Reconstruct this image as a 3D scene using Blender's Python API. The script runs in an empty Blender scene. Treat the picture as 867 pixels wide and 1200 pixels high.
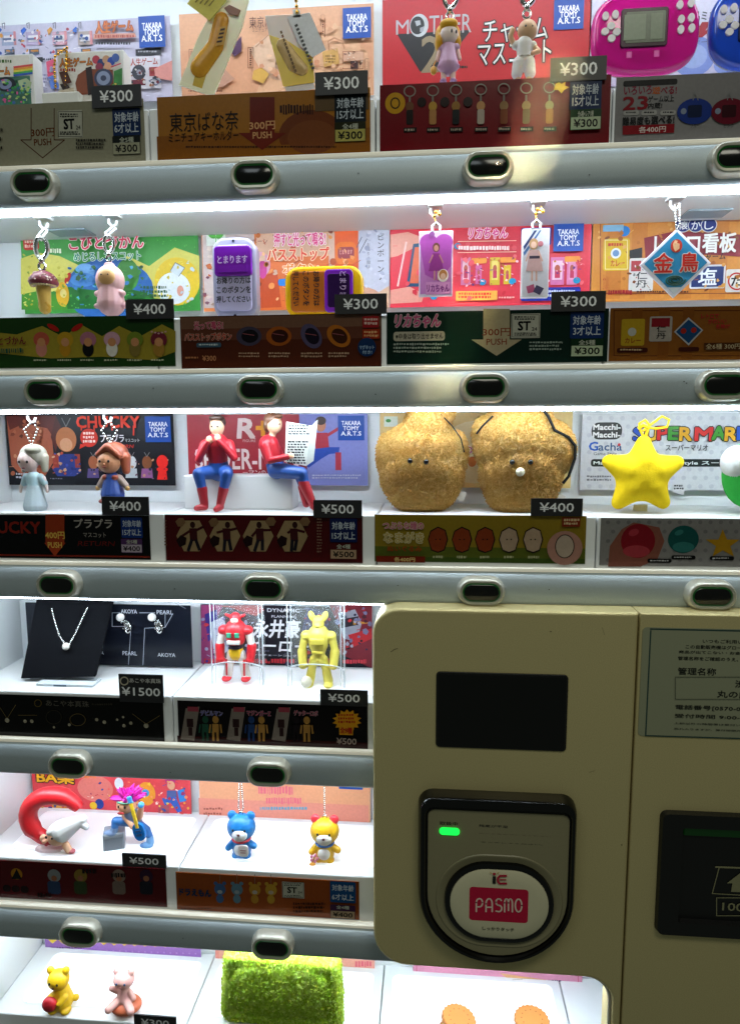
import bpy, bmesh, math, random
import numpy as np
from mathutils import Vector, Matrix
random.seed(7)
S = bpy.context.scene
COL = S.collection

# ------------------------------------------------------------------ camera, world, lights, exposure
U = 0.16                                    # column pitch of the machine, metres
PX = 800.0                                  # focal length in photo pixels (photo 867 x 1200)
CAM = Vector((1.7658, -3.0867, -1.0838)) * U
ROT = Matrix.Rotation(0.0879, 3, 'Z') @ Matrix.Rotation(1.4478, 3, 'X') @ Matrix.Rotation(-0.0038, 3, 'Z')
cd = bpy.data.cameras.new('camera'); cam = bpy.data.objects.new('camera', cd); COL.objects.link(cam)
cam.matrix_world = Matrix.Translation(CAM) @ ROT.to_4x4()
cd.sensor_fit = 'VERTICAL'; cd.sensor_height = 24.0; cd.lens = 24.0 * PX / 1200.0
cd.clip_start = 0.01; cd.clip_end = 50
S.camera = cam
W = bpy.data.worlds.new('World'); S.world = W; W.use_nodes = True
bg = W.node_tree.nodes['Background']
bg.inputs[0].default_value = (0.62, 0.72, 0.60, 1); bg.inputs[1].default_value = 0.10
def area(name, loc, target, sx, sy, power, col):
    l = bpy.data.lights.new(name, 'AREA'); l.shape = 'RECTANGLE'; l.size = sx; l.size_y = sy
    l.energy = power; l.color = col
    o = bpy.data.objects.new(name, l); COL.objects.link(o); o.location = loc
    o.rotation_euler = (Vector(target) - Vector(loc)).to_track_quat('-Z', 'Y').to_euler()
    return o
area('ceiling_lamp', (0.50, -0.75, 0.62), (0.36, 0, -0.25), 0.5, 0.25, 2.9, (1.0, 0.98, 0.82))
area('hall_lamp', (-0.35, -1.1, 0.9), (0.1, 0, -0.1), 0.6, 0.4, 2.2, (0.86, 0.96, 1.0))
def beam(loc, target, along, sx, sy, power, col):      # added narrow light standing in for a warm glass reflection across the upper shelves
    o = area('reflection_streak_light', loc, target, sx, sy, power, col); o.data.spread = math.radians(2.2)
    z = (Vector(loc) - Vector(target)).normalized(); y = Vector(along); y = (y - z * y.dot(z)).normalized(); x = y.cross(z)
    o.rotation_euler = Matrix((x, y, z)).transposed().to_euler()
beam((0.62, -1.0, 0.55), (0.338, 0, -0.01), (0.08, 0, 0.22), 0.010, 0.30, 0.034, (1.0, 0.78, 0.42))
LED = 60.0                                   # strength of the LED strips over the shelves
S.view_settings.view_transform = 'Standard'; S.view_settings.look = 'None'
S.view_settings.exposure = 0.0; S.view_settings.gamma = 1.0
S.render.engine = 'CYCLES'
S.cycles.max_bounces = 8; S.cycles.diffuse_bounces = 5; S.cycles.use_denoising = True
S.cycles.sample_clamp_indirect = 6

# ------------------------------------------------------------------ geometry of the photograph
def ray(x, y): return ROT @ Vector(((x - 433.5) / PX, -(y - 600) / PX, -1.0))
def V(x, y, Y):                              # point of the plane y = Y seen at a photo pixel
    d = ray(x, y); return CAM + d * ((Y - CAM.y) / d.y)
def VZ(x, y, Z):
    d = ray(x, y); return CAM + d * ((Z - CAM.z) / d.z)
def mpp(Y): return (Y - CAM.y) / PX * 1.005  # metres per photo pixel at depth Y
RP = 0.14592
def RZ(k): return -RP * k                    # height of button row k
def FZ(b): return RZ(b) + 0.0535             # height of the shelf of bay b
CEIL = -0.0135
BACK = 0.092

def lin(c):
    if isinstance(c, str):
        c = c.lstrip('#'); c = [int(c[i:i + 2], 16) / 255 for i in (0, 2, 4)]
        c = [v / 12.92 if v <= .04045 else ((v + .055) / 1.055) ** 2.4 for v in c]
    return (c[0], c[1], c[2], 1.0)

# ------------------------------------------------------------------ materials
def mat(name, rough=0.4, metal=0.0, spec=0.5, coat=0.0, noise=0.0, nscale=300, bump=0.0, bscale=400, sss=0.0,
        color=None, emit=None, estr=0.0, trans=0.0, rvar=0.0):
    m = bpy.data.materials.new(name); m.use_nodes = True
    nt = m.node_tree; b = nt.nodes['Principled BSDF']
    b.inputs['Roughness'].default_value = rough; b.inputs['Metallic'].default_value = metal
    b.inputs['Specular IOR Level'].default_value = spec; b.inputs['Coat Weight'].default_value = coat
    b.inputs['Coat Roughness'].default_value = 0.08
    if color is None:
        a = nt.nodes.new('ShaderNodeVertexColor'); a.layer_name = 'Col'; src = a.outputs['Color']
    else:
        a = nt.nodes.new('ShaderNodeRGB'); a.outputs[0].default_value = lin(color); src = a.outputs[0]
    tc = nt.nodes.new('ShaderNodeTexCoord')
    if noise:
        n = nt.nodes.new('ShaderNodeTexNoise'); n.inputs['Scale'].default_value = nscale; n.inputs['Detail'].default_value = 4
        nt.links.new(tc.outputs['Object'], n.inputs['Vector'])
        r = nt.nodes.new('ShaderNodeMapRange'); r.inputs[3].default_value = 1 - noise; r.inputs[4].default_value = 1 + noise
        nt.links.new(n.outputs['Fac'], r.inputs[0])
        mx = nt.nodes.new('ShaderNodeMix'); mx.data_type = 'RGBA'; mx.blend_type = 'MULTIPLY'; mx.inputs[0].default_value = 1
        nt.links.new(src, mx.inputs[6]); nt.links.new(r.outputs[0], mx.inputs[7]); src = mx.outputs[2]
    nt.links.new(src, b.inputs['Base Color'])
    if rvar:
        n2 = nt.nodes.new('ShaderNodeTexNoise'); n2.inputs['Scale'].default_value = 25; n2.inputs['Detail'].default_value = 6
        nt.links.new(tc.outputs['Object'], n2.inputs['Vector'])
        r2 = nt.nodes.new('ShaderNodeMapRange'); r2.inputs[3].default_value = rough - rvar; r2.inputs[4].default_value = rough + rvar
        nt.links.new(n2.outputs['Fac'], r2.inputs[0]); nt.links.new(r2.outputs[0], b.inputs['Roughness'])
    if bump:
        n3 = nt.nodes.new('ShaderNodeTexNoise'); n3.inputs['Scale'].default_value = bscale; n3.inputs['Detail'].default_value = 3
        nt.links.new(tc.outputs['Object'], n3.inputs['Vector'])
        bp = nt.nodes.new('ShaderNodeBump'); bp.inputs['Strength'].default_value = bump; bp.inputs['Distance'].default_value = 0.0004
        nt.links.new(n3.outputs['Fac'], bp.inputs['Height']); nt.links.new(bp.outputs[0], b.inputs['Normal'])
    if sss:
        b.inputs['Subsurface Weight'].default_value = sss; b.inputs['Subsurface Radius'].default_value = (.004, .002, .001)
        b.inputs['Subsurface Scale'].default_value = 0.5
    if emit:
        b.inputs['Emission Color'].default_value = lin(emit); b.inputs['Emission Strength'].default_value = estr
    b.inputs['Transmission Weight'].default_value = trans
    return m
PRINT = mat('printed_card', 0.42, spec=0.3, noise=0.14, nscale=420)
GLOSS = mat('laminated_card', 0.2, spec=0.22, noise=0.14, nscale=420, rvar=0.08, bump=0.12, bscale=90)
PLAST = mat('plastic', 0.35, noise=0.04, nscale=250, rvar=0.06)
VINYL = mat('toy_vinyl', 0.42, sss=0.08, noise=0.05, nscale=200, rvar=0.08)
FUR = mat('fur', 1.0, spec=0.0, sss=0.45)
FELT = mat('felt', 0.85, spec=0.15, noise=0.08, nscale=500, bump=0.4, bscale=900)
METAL = mat('bright_metal', 0.22, metal=1.0)
BLACKGL = mat('black_glossy_plastic', 0.16, color='#060606', noise=0.1, rvar=0.08)
BLACKMT = mat('black_plastic', 0.45, color='#0d0d0d', noise=0.1, bump=0.2, bscale=1500)
WHITE = mat('white_cabinet_paint', 0.42, color='#e6eaec', noise=0.03, nscale=20, rvar=0.1)
SHELFM = mat('white_shelf_plastic', 0.34, color='#e9ecee', noise=0.03, nscale=30, rvar=0.1)
RAILM = mat('grey_metallic_paint', 0.52, metal=0.25, color='#a9b5ba', noise=0.14, nscale=1400, rvar=0.1, bump=0.06, bscale=1200)
PANELM = mat('champagne_metallic_paint', 0.45, metal=0.35, color='#d0c28c', noise=0.22, nscale=1300, rvar=0.08, bump=0.12, bscale=1300)
BEZELM = mat('satin_silver_plastic', 0.34, metal=0.5, color='#c4c2b4', noise=0.04, rvar=0.08)
LEDM = mat('led_strip', color='#ffffff', emit='#e6f4ff', estr=LED)
GLOWM = mat('lit_shelf_panel', 0.3, color='#eef2f6', emit='#eef6ff', estr=0.34)
TRIMM = mat('trim_with_added_glow', 0.3, color='#d8d6c8', emit='#fff8e0', estr=0.22)  # weak added emission stands in for light leaking onto the trim
GREENL = mat('green_indicator', 0.3, color='#052010', emit='#10ff50', estr=0.03)
GREENB = mat('green_lamp', 0.3, color='#10a040', emit='#18ff50', estr=1.3)

def clear_plastic(name, a=0.1, tint='#f4fbff'):
    m = bpy.data.materials.new(name); m.use_nodes = True; nt = m.node_tree
    b = nt.nodes['Principled BSDF']; b.inputs['Base Color'].default_value = lin(tint)
    b.inputs['Roughness'].default_value = 0.12; b.inputs['Alpha'].default_value = a
    return m
PACKET = mat('milky_packet_film', .22, sss=.3, noise=.05, nscale=60, bump=.5, bscale=70)
CLEAR = clear_plastic('clear_plastic', 0.22)

# ------------------------------------------------------------------ things, parts
def tag(o, label, cat, group=None):
    o['label'] = label; o['category'] = cat
    if group: o['group'] = group
    return o
def thing(name, label, cat, loc, rz=0.0, group=None, scale=1.0, ry=0.0):
    o = bpy.data.objects.new(name, None); COL.objects.link(o); o.empty_display_size = 0.01
    o.location = loc; o.rotation_euler = (0, ry, rz); o.scale = (scale,) * 3
    return tag(o, label, cat, group)
def fill_color(me, c):
    a = me.color_attributes.new('Col', 'FLOAT_COLOR', 'CORNER')
    a.data.foreach_set('color', np.tile(np.array(lin(c), np.float32), len(me.loops)))

class B:
    """collects shapes into one mesh, with a printed colour per face corner"""
    def __init__(s):
        s.v = []; s.f = []; s.c = []; s.sm = []
    def add(s, vs, fs, col, smooth=False):
        n = len(s.v); s.v += [tuple(p) for p in vs]; c = lin(col)
        for f in fs: s.f.append([i + n for i in f]); s.c.append(c); s.sm.append(smooth)
        return s
    def box(s, x0, x1, y0, y1, z0, z1, col='#ffffff', bev=0.0, M=None):
        b = bmesh.new(); bmesh.ops.create_cube(b, size=1)
        for v in b.verts: v.co = Vector((x0 + (v.co.x + .5) * (x1 - x0), y0 + (v.co.y + .5) * (y1 - y0), z0 + (v.co.z + .5) * (z1 - z0)))
        if bev: bmesh.ops.bevel(b, geom=b.edges[:], offset=bev, segments=3, affect='EDGES', profile=.5)
        return s.bm(b, col, M, smooth=False)
    def bm(s, b, col, M=None, smooth=True):
        b.verts.index_update()
        s.add([(M @ v.co) if M else v.co.copy() for v in b.verts], [[v.index for v in f.verts] for f in b.faces], col, smooth)
        b.free(); return s
    def sph(s, c, r, col, seg=10, rings=7, M=None):
        r = (r, r, r) if not hasattr(r, '__len__') else r
        b = bmesh.new(); bmesh.ops.create_uvsphere(b, u_segments=seg, v_segments=rings, radius=1)
        for v in b.verts: v.co = Vector((c[0] + v.co.x * r[0], c[1] + v.co.y * r[1], c[2] + v.co.z * r[2]))
        return s.bm(b, col, M)
    def tube(s, pts, r, col, n=8, closed=False):
        pts = [Vector(p) for p in pts]; k = len(pts); vs = []; fs = []
        rr = r if hasattr(r, '__len__') else [r] * k
        up = None
        for i, p in enumerate(pts):
            t = (pts[(i + 1) % k] if (closed or i < k - 1) else p) - (pts[i - 1] if (closed or i > 0) else p)
            t.normalize()
            if up is None: up = t.orthogonal().normalized()
            up = (up - t * up.dot(t))
            up = up.normalized() if up.length > 1e-9 else t.orthogonal().normalized()
            sd = t.cross(up)
            for j in range(n):
                a = 2 * math.pi * j / n; vs.append(p + (up * math.cos(a) + sd * math.sin(a)) * rr[i])
        for i in range(k if closed else k - 1):
            for j in range(n):
                fs.append([i * n + j, i * n + (j + 1) % n, ((i + 1) % k) * n + (j + 1) % n, ((i + 1) % k) * n + j])
        if not closed: fs += [list(range(n))[::-1], [(k - 1) * n + j for j in range(n)]]
        return s.add(vs, fs, col, True)
    def lathe(s, prof, col, n=20, M=None):         # prof (r, z)
        vs = []; fs = []
        for r, z in prof:
            for j in range(n):
                a = 2 * math.pi * j / n; vs.append(Vector((r * math.cos(a), r * math.sin(a), z)))
        for i in range(len(prof) - 1):
            for j in range(n): fs.append([i * n + j, i * n + (j + 1) % n, (i + 1) * n + (j + 1) % n, (i + 1) * n + j])
        fs += [list(range(n))[::-1], [(len(prof) - 1) * n + j for j in range(n)]]
        return s.add([M @ v for v in vs] if M else vs, fs, col, True)
    def prism(s, pts, y0, y1, col, bev=0.0, M=None, smooth=False):  # pts (x, z), front face at y0
        b = bmesh.new(); vs = [b.verts.new((p[0], y0, p[1])) for p in pts]; f = b.faces.new(vs)
        if f.normal.y > 0: pass
        r = bmesh.ops.extrude_face_region(b, geom=[f])
        nv = [g for g in r['geom'] if isinstance(g, bmesh.types.BMVert)]
        for v in nv: v.co.y = y1
        bmesh.ops.recalc_face_normals(b, faces=b.faces[:])
        if bev:
            es = [e for e in b.edges if all(abs(v.co.y - y0) < 1e-9 for v in e.verts)]
            bmesh.ops.bevel(b, geom=es, offset=bev, segments=3, affect='EDGES', profile=.5)
        return s.bm(b, col, M, smooth)
    def loft(s, rings, col, cap0=False, cap1=True, smooth=True):
        n = len(rings[0]); vs = [p for r in rings for p in r]; fs = []
        for i in range(len(rings) - 1):
            for j in range(n): fs.append([i * n + j, i * n + (j + 1) % n, (i + 1) * n + (j + 1) % n, (i + 1) * n + j])
        s.add(vs, fs, col, smooth)
        k = len(s.v) - len(vs)
        if cap1: s.f.append([k + (len(rings) - 1) * n + j for j in range(n)]); s.c.append(lin(col)); s.sm.append(False)
        if cap0: s.f.append([k + j for j in range(n)][::-1]); s.c.append(lin(col)); s.sm.append(False)
        return s
    def obj(s, name, m, parent=None):
        me = bpy.data.meshes.new(name); me.from_pydata(s.v, [], s.f)
        a = me.color_attributes.new('Col', 'FLOAT_COLOR', 'CORNER')
        cl = np.repeat(np.array(s.c, np.float32), [len(f) for f in s.f], axis=0)
        a.data.foreach_set('color', cl.ravel()); me.polygons.foreach_set('use_smooth', s.sm)
        me.materials.append(m)
        b = bmesh.new(); b.from_mesh(me)
        if any(s.sm): 
            bmesh.ops.remove_doubles(b, verts=b.verts[:], dist=1e-7)
        if not getattr(s, 'flat', False): bmesh.ops.recalc_face_normals(b, faces=b.faces[:])
        b.to_mesh(me); b.free()
        if any(s.sm): me.set_sharp_from_angle(angle=math.radians(40))
        o = bpy.data.objects.new(name, me); COL.objects.link(o)
        if parent: o.parent = parent
        return o

def rrect(cx, cz, w, h, r, n=6):
    r = min(r, w / 2 - 1e-7, h / 2 - 1e-7); out = []
    for qx, qz, a0 in ((1, 1, 0), (-1, 1, 90), (-1, -1, 180), (1, -1, 270)):
        for i in range(n + 1):
            a = math.radians(a0 + 90 * i / n)
            out.append((cx + qx * (w / 2 - r) + r * math.cos(a), cz + qz * (h / 2 - r) + r * math.sin(a)))
    return out

# ------------------------------------------------------------------ lettering
_tc = {}
def glyphs(t, bold=0.0, res=2, space=1.0):
    k = (t, bold, res, space)
    if k not in _tc:
        cu = bpy.data.curves.new('lettering', 'FONT'); cu.body = t; cu.offset = bold; cu.resolution_u = res
        cu.align_x = 'CENTER'; cu.space_line = space; cu.fill_mode = 'FRONT'
        o = bpy.data.objects.new('lettering', cu); COL.objects.link(o)
        dg = bpy.context.evaluated_depsgraph_get(); dg.update()
        me = o.evaluated_get(dg).to_mesh()
        v = np.array([p.co[:2] for p in me.vertices]); f = [list(p.vertices) for p in me.polygons]
        o.evaluated_get(dg).to_mesh_clear(); bpy.data.objects.remove(o); bpy.data.curves.remove(cu)
        if len(v) == 0: v = np.zeros((1, 2))
        _tc[k] = (v, f)
    return _tc[k]

class Card:
    """a printed sheet standing at depth Y; everything on it is given in photo pixels and laid on its plane"""
    STEP = 0.00004
    def __init__(s, name, label, cat, tl, br, Y, col, thick=0.0008, m=None, group=None, parent=None, r=0.0, sheet='sheet'):
        s.Y = Y; s.m = m or PRINT; s.n = 1; s.tone = {'product_poster': (1.25, .92), 'information_card': (1.2, .8)}.get(name, (1, 1))
        a = V(tl[0], tl[1], Y); b = V(br[0], br[1], Y); s.a, s.b = a, b
        if parent is None:
            s.root = thing(name, label, cat, (a.x + (b.x - a.x) / 2, Y, b.z), group=group)
        else: s.root = parent
        s.o = s.root.location.copy() if parent is None else Vector((0, 0, 0))
        s.parts = {}; s.cur = None
        q = s.part(sheet)
        pts = [(a.x, b.z), (b.x, b.z), (b.x, a.z), (a.x, a.z)] if not r else rrect((a.x + b.x) / 2, (a.z + b.z) / 2, b.x - a.x, a.z - b.z, r)
        q.prism([(x - s.o.x, z - s.o.z) for x, z in pts], 0 + Y - s.o.y, thick + Y - s.o.y, col)
        s.sheet = sheet
    def part(s, name):
        if name not in s.parts: s.parts[name] = B(); s.parts[name].flat = True
        s.cur = s.parts[name]; return s.cur
    def P(s, x, y):
        p = V(x, y, s.Y); return p.x - s.o.x, p.z - s.o.z
    def lay(s): s.n += 1; return s.Y - s.o.y - s.n * s.STEP
    def flatpoly(s, pts, col):
        y = s.lay(); ar = sum(pts[i - 1][0] * pts[i][1] - pts[i][0] * pts[i - 1][1] for i in range(len(pts)))
        idx = list(range(len(pts)))
        s.cur.add([(x, y, z) for x, z in pts], [idx if ar > 0 else idx[::-1]], col); return s
    def rect(s, x0, y0, x1, y1, col, r=0):
        a = s.P(x0, y0); b = s.P(x1, y1)
        if r: return s.flatpoly(rrect((a[0] + b[0]) / 2, (a[1] + b[1]) / 2, abs(b[0] - a[0]), abs(a[1] - b[1]), r * mpp(s.Y), 4), col)
        return s.flatpoly([(a[0], b[1]), (b[0], b[1]), (b[0], a[1]), (a[0], a[1])], col)
    def poly(s, pts, col): return s.flatpoly([s.P(*p) for p in pts], col)
    def ell(s, x, y, rx, ry, col, n=24, rot=0):
        c = s.P(x, y); k = mpp(s.Y); ca, sa = math.cos(rot), math.sin(rot)
        return s.flatpoly([(c[0] + k * (rx * math.cos(t) * ca - ry * math.sin(t) * sa), c[1] + k * (rx * math.cos(t) * sa + ry * math.sin(t) * ca))
                           for t in [2 * math.pi * i / n for i in range(n)]], col)
    def line(s, pts, w, col):
        y = s.lay(); k = mpp(s.Y) * w / 2; P = [s.P(*p) for p in pts]
        for a, b in zip(P, P[1:]):
            d = Vector((b[0] - a[0], b[1] - a[1]))
            if d.length < 1e-9: continue
            d.normalize(); nx, nz = -d.y * k, d.x * k; ex, ez = d.x * k * .5, d.y * k * .5
            s.cur.add([(a[0] + nx - ex, y, a[1] + nz - ez), (a[0] - nx - ex, y, a[1] - nz - ez), (b[0] - nx + ex, y, b[1] - nz + ez), (b[0] + nx + ex, y, b[1] + nz + ez)], [[0, 1, 2, 3]], col)
            y -= 0.000002
        return s
    def frame(s, x0, y0, x1, y1, w, col): return s.line([(x0, y0), (x1, y0), (x1, y1), (x0, y1), (x0, y0)], w, col)
    def ring(s, x, y, rx, ry, w, col, n=28):
        return s.line([(x + rx * math.cos(2 * math.pi * i / n), y + ry * math.sin(2 * math.pi * i / n)) for i in range(n + 1)], w, col)
    def text(s, t, x0, y0, x1, y1, col, bold=0.015, out=None, ow=0.05, res=2, rot=0, space=1.0, shear=0):
        a = s.P(x0, y0); b = s.P(x1, y1); cx, cz = (a[0] + b[0]) / 2, (a[1] + b[1]) / 2
        base, _ = glyphs(t, 0.0, res, space); mn = base.min(0); mx = base.max(0)
        sx = (b[0] - a[0]) / max(mx[0] - mn[0], 1e-6); sz = (a[1] - b[1]) / max(mx[1] - mn[1], 1e-6); m = (mn + mx) / 2
        ca, sa = math.cos(rot), math.sin(rot)
        v, f = glyphs(t, 0.0, res, space); em = abs(sz) * (mx[1] - mn[1]) if '\n' not in t else abs(sx)
        for bo, c, n in (([(ow * .8, out, 8)] if out else []) + [(bold * .6, col, 4 if bold >= .02 else 1)]):
            y = s.lay()
            for i in range(n):
                q = (v - m) * np.array([sx, sz]); q[:, 0] += shear * q[:, 1]
                if n > 1: an = 2 * math.pi * (i + .5) / n; q = q + np.array([math.cos(an), math.sin(an)]) * em * bo * 1.25
                yy = y - i * 0.000003
                s.cur.add([(cx + p[0] * ca - p[1] * sa, yy, cz + p[0] * sa + p[1] * ca) for p in q], f, c)
        return s
    def fine(s, x0, y0, x1, y1, rows, col, w=0.55):            # print too small to read in the photograph
        h = (y1 - y0) / rows
        for i in range(rows):
            x = x0; yy = y0 + h * i; e = x1 - random.random() * (x1 - x0) * .15
            while x < e:
                l = random.uniform(1.2, 3.2); yl = s.n
                s.rect(x, yy + h * random.uniform(0, .15), min(x + l, e), yy + h * (w + random.uniform(-.05, .15)), col); s.n = yl
                x += l + random.uniform(.5, 1.1)
            s.n += 1
        return s
    def busy(s, x0, y0, x1, y1, n, cols, big=4.0):                # small irregular picture details
        for i in range(n):
            x, y = random.uniform(x0, x1), random.uniform(y0, y1); k = random.random(); g = random.uniform(.5, 1) * big; cl = random.choice(cols); n0 = s.n
            if k < .35: s.ell(x, y, g * .8, g * random.uniform(.3, .9), cl, 10, rot=random.uniform(-1, 1))
            elif k < .7: s.poly([(x + g * random.uniform(.4, 1.1) * math.cos(t), y + g * random.uniform(.4, 1.1) * math.sin(t)) for t in (0, 1.2, 2.5, 3.7, 5)], cl)
            else: s.line([(x, y), (x + random.uniform(-2, 2) * g, y + random.uniform(-1, 1) * g)], random.uniform(.4, 1.1), cl)
            s.n = n0 if i % 8 else n0 + 1
        return s
    def done(s):
        g, k = s.tone
        for n, q in s.parts.items():
            if g != 1: q.c = [(k * c[0] ** g, k * c[1] ** g, k * c[2] ** g, 1.0) for c in q.c]   # print colours tuned deeper and darker
            if q.f: q.obj(n, s.m, s.root)
        return s.root

# ------------------------------------------------------------------ soft figures: rounded shapes melted into one skin
def hull_sphere(rad, seg=14, rings=9):
    b = bmesh.new(); bmesh.ops.create_uvsphere(b, u_segments=seg, v_segments=rings, radius=rad); return b
def blob(name, prims, m, parent, vox=1.0, smooth=4, raw=False):
    """prims: ('c', p0, p1, r0, r1, col) capsule | ('e', centre, radii, col[, (rx, ry, rz) degrees]); colour follows the nearest shape"""
    b = bmesh.new()
    for p in prims:
        if p[0] == 'c':
            a, c = Vector(p[1]), Vector(p[2]); d = c - a; L = d.length; q = d.to_track_quat('Z', 'Y').to_matrix().to_4x4() if L > 1e-6 else Matrix()
            t = bmesh.new(); prof = []
            for i in range(7): an = math.pi / 2 * (1 - i / 6); prof.append((p[3] * math.cos(an), -p[3] * math.sin(an)))
            for i in range(7): an = math.pi / 2 * (i / 6); prof.append((p[4] * math.cos(an), L + p[4] * math.sin(an)))
            vs = [[t.verts.new(Matrix.Translation(a) @ q @ Vector((max(r, 1e-3) * math.cos(2 * math.pi * j / 14), max(r, 1e-3) * math.sin(2 * math.pi * j / 14), z))) for j in range(14)] for r, z in prof]
            for i in range(len(vs) - 1):
                for j in range(14): t.faces.new([vs[i][j], vs[i][(j + 1) % 14], vs[i + 1][(j + 1) % 14], vs[i + 1][j]])
            t.faces.new(vs[0][::-1]); t.faces.new(vs[-1])
        else:
            t = hull_sphere(1, 18, 12); R = Matrix()
            if len(p) > 4:
                e = [math.radians(x) for x in p[4]]; R = Matrix.Rotation(e[2], 4, 'Z') @ Matrix.Rotation(e[1], 4, 'Y') @ Matrix.Rotation(e[0], 4, 'X')
            for v in t.verts: v.co = Vector(p[1]) + (R @ Vector((v.co.x * p[2][0], v.co.y * p[2][1], v.co.z * p[2][2])))
        me = bpy.data.meshes.new('t'); t.to_mesh(me); t.free(); b.from_mesh(me); bpy.data.meshes.remove(me)
    bmesh.ops.recalc_face_normals(b, faces=b.faces[:])
    me = bpy.data.meshes.new(name); b.to_mesh(me); b.free()
    o = bpy.data.objects.new(name, me); COL.objects.link(o)
    r = o.modifiers.new('r', 'REMESH'); r.mode = 'VOXEL'; r.voxel_size = vox
    if smooth: sm = o.modifiers.new('s', 'SMOOTH'); sm.iterations = smooth; sm.factor = .5
    dg = bpy.context.evaluated_depsgraph_get(); dg.update()
    nm = bpy.data.meshes.new_from_object(o.evaluated_get(dg)); o.modifiers.clear(); o.data = nm; bpy.data.meshes.remove(me); nm.name = name
    co = np.empty(len(nm.vertices) * 3); nm.vertices.foreach_get('co', co); co = co.reshape(-1, 3)
    best = np.full(len(co), 1e9); colr = np.zeros((len(co), 4))
    for p in prims:
        if p[0] == 'c':
            a, c = np.array(p[1], float), np.array(p[2], float); d = c - a
            t = np.clip(((co - a) @ d) / max(d @ d, 1e-9), 0, 1); dist = np.linalg.norm(co - a - t[:, None] * d, axis=1) - (p[3] + (p[4] - p[3]) * t); cl = p[5]
        else:
            q = co - np.array(p[1], float)
            if len(p) > 4:
                e = [math.radians(x) for x in p[4]]; R = (Matrix.Rotation(e[2], 3, 'Z') @ Matrix.Rotation(e[1], 3, 'Y') @ Matrix.Rotation(e[0], 3, 'X'))
                q = q @ np.array(R)
            rr = np.array(p[2], float); k = np.linalg.norm(q / rr, axis=1); dist = (k - 1) * rr.min(); cl = p[3]
        w = dist < best; best[w] = dist[w]; colr[w] = lin(cl)
    at = nm.color_attributes.new('Col', 'FLOAT_COLOR', 'POINT'); at.data.foreach_set('color', colr.astype(np.float32).ravel())
    nm.polygons.foreach_set('use_smooth', [True] * len(nm.polygons)); nm.materials.clear(); nm.materials.append(m)
    o.parent = parent
    return o

def furry(o, n, length, width, cols, bend=.7, seed=1):
    """pile of many small bent tufts grown over a plush's own skin, inside the same mesh"""
    rng = np.random.default_rng(seed); me = o.data
    co = np.empty(len(me.vertices) * 3); me.vertices.foreach_get('co', co); co = co.reshape(-1, 3)
    me.calc_loop_triangles(); tri = np.array([t.vertices[:] for t in me.loop_triangles])
    p0, p1, p2 = co[tri[:, 0]], co[tri[:, 1]], co[tri[:, 2]]; cr = np.cross(p1 - p0, p2 - p0); ar = np.linalg.norm(cr, axis=1)
    no = cr / np.maximum(ar, 1e-9)[:, None]
    keep = no[:, 1] < 0.45; ar = np.where(keep, ar, 0); t = rng.choice(len(tri), n, p=ar / ar.sum())
    u = rng.random((n, 2)); fl = u.sum(1) > 1; u[fl] = 1 - u[fl]
    P = p0[t] + u[:, :1] * (p1 - p0)[t] + u[:, 1:] * (p2 - p0)[t]; N = no[t]
    T = rng.normal(size=(n, 3)) + np.array([0, 0, -.6]); T -= (T * N).sum(1)[:, None] * N; T /= np.linalg.norm(T, axis=1)[:, None]
    Bn = np.cross(N, T); L = length * rng.uniform(.6, 1.25, (n, 1)); w = width * rng.uniform(.7, 1.3, (n, 1))
    rings = [(P - N * L * .15, w), (P + N * L * .45 + T * L * .25 * bend, w * .9), (P + N * L * .75 + T * L * bend, w * .15)]
    vs = np.stack([c + (T * math.cos(a) + Bn * math.sin(a)) * ww for c, ww in rings for a in (0, 2.094, 4.189)], 1)
    base = np.arange(n)[:, None, None] * 9
    q = np.array([[0, 1, 4, 3], [1, 2, 5, 4], [2, 0, 3, 5], [3, 4, 7, 6], [4, 5, 8, 7], [5, 3, 6, 8]])
    f = (base + q[None]).reshape(-1, 4)
    ov = len(co); old = [list(p.vertices) for p in me.polygons]
    oc = np.empty(len(me.vertices) * 4, np.float32); me.color_attributes['Col'].data.foreach_get('color', oc)
    pal = np.array([lin(c) for c in cols]); pick = rng.integers(0, len(pal), n)
    nm = bpy.data.meshes.new(me.name); nm.from_pydata(np.vstack([co, vs.reshape(-1, 3)]).tolist(), [], old + (f + ov).tolist())
    at = nm.color_attributes.new('Col', 'FLOAT_COLOR', 'POINT')
    at.data.foreach_set('color', np.concatenate([oc, np.repeat(pal[pick], 9, 0).astype(np.float32).ravel()]))
    nm.polygons.foreach_set('use_smooth', [True] * len(nm.polygons)); nm.materials.append(me.materials[0])
    vn = np.empty(ov * 3); me.vertices.foreach_get('normal', vn)          # the pile is shaded softly, along the body's own normals
    tn = N + T * .27; tn /= np.linalg.norm(tn, axis=1)[:, None]
    nm.normals_split_custom_set_from_vertices(np.vstack([vn.reshape(-1, 3), np.repeat(tn, 9, 0)]).tolist())
    o.data = nm; bpy.data.meshes.remove(me); return o

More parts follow.
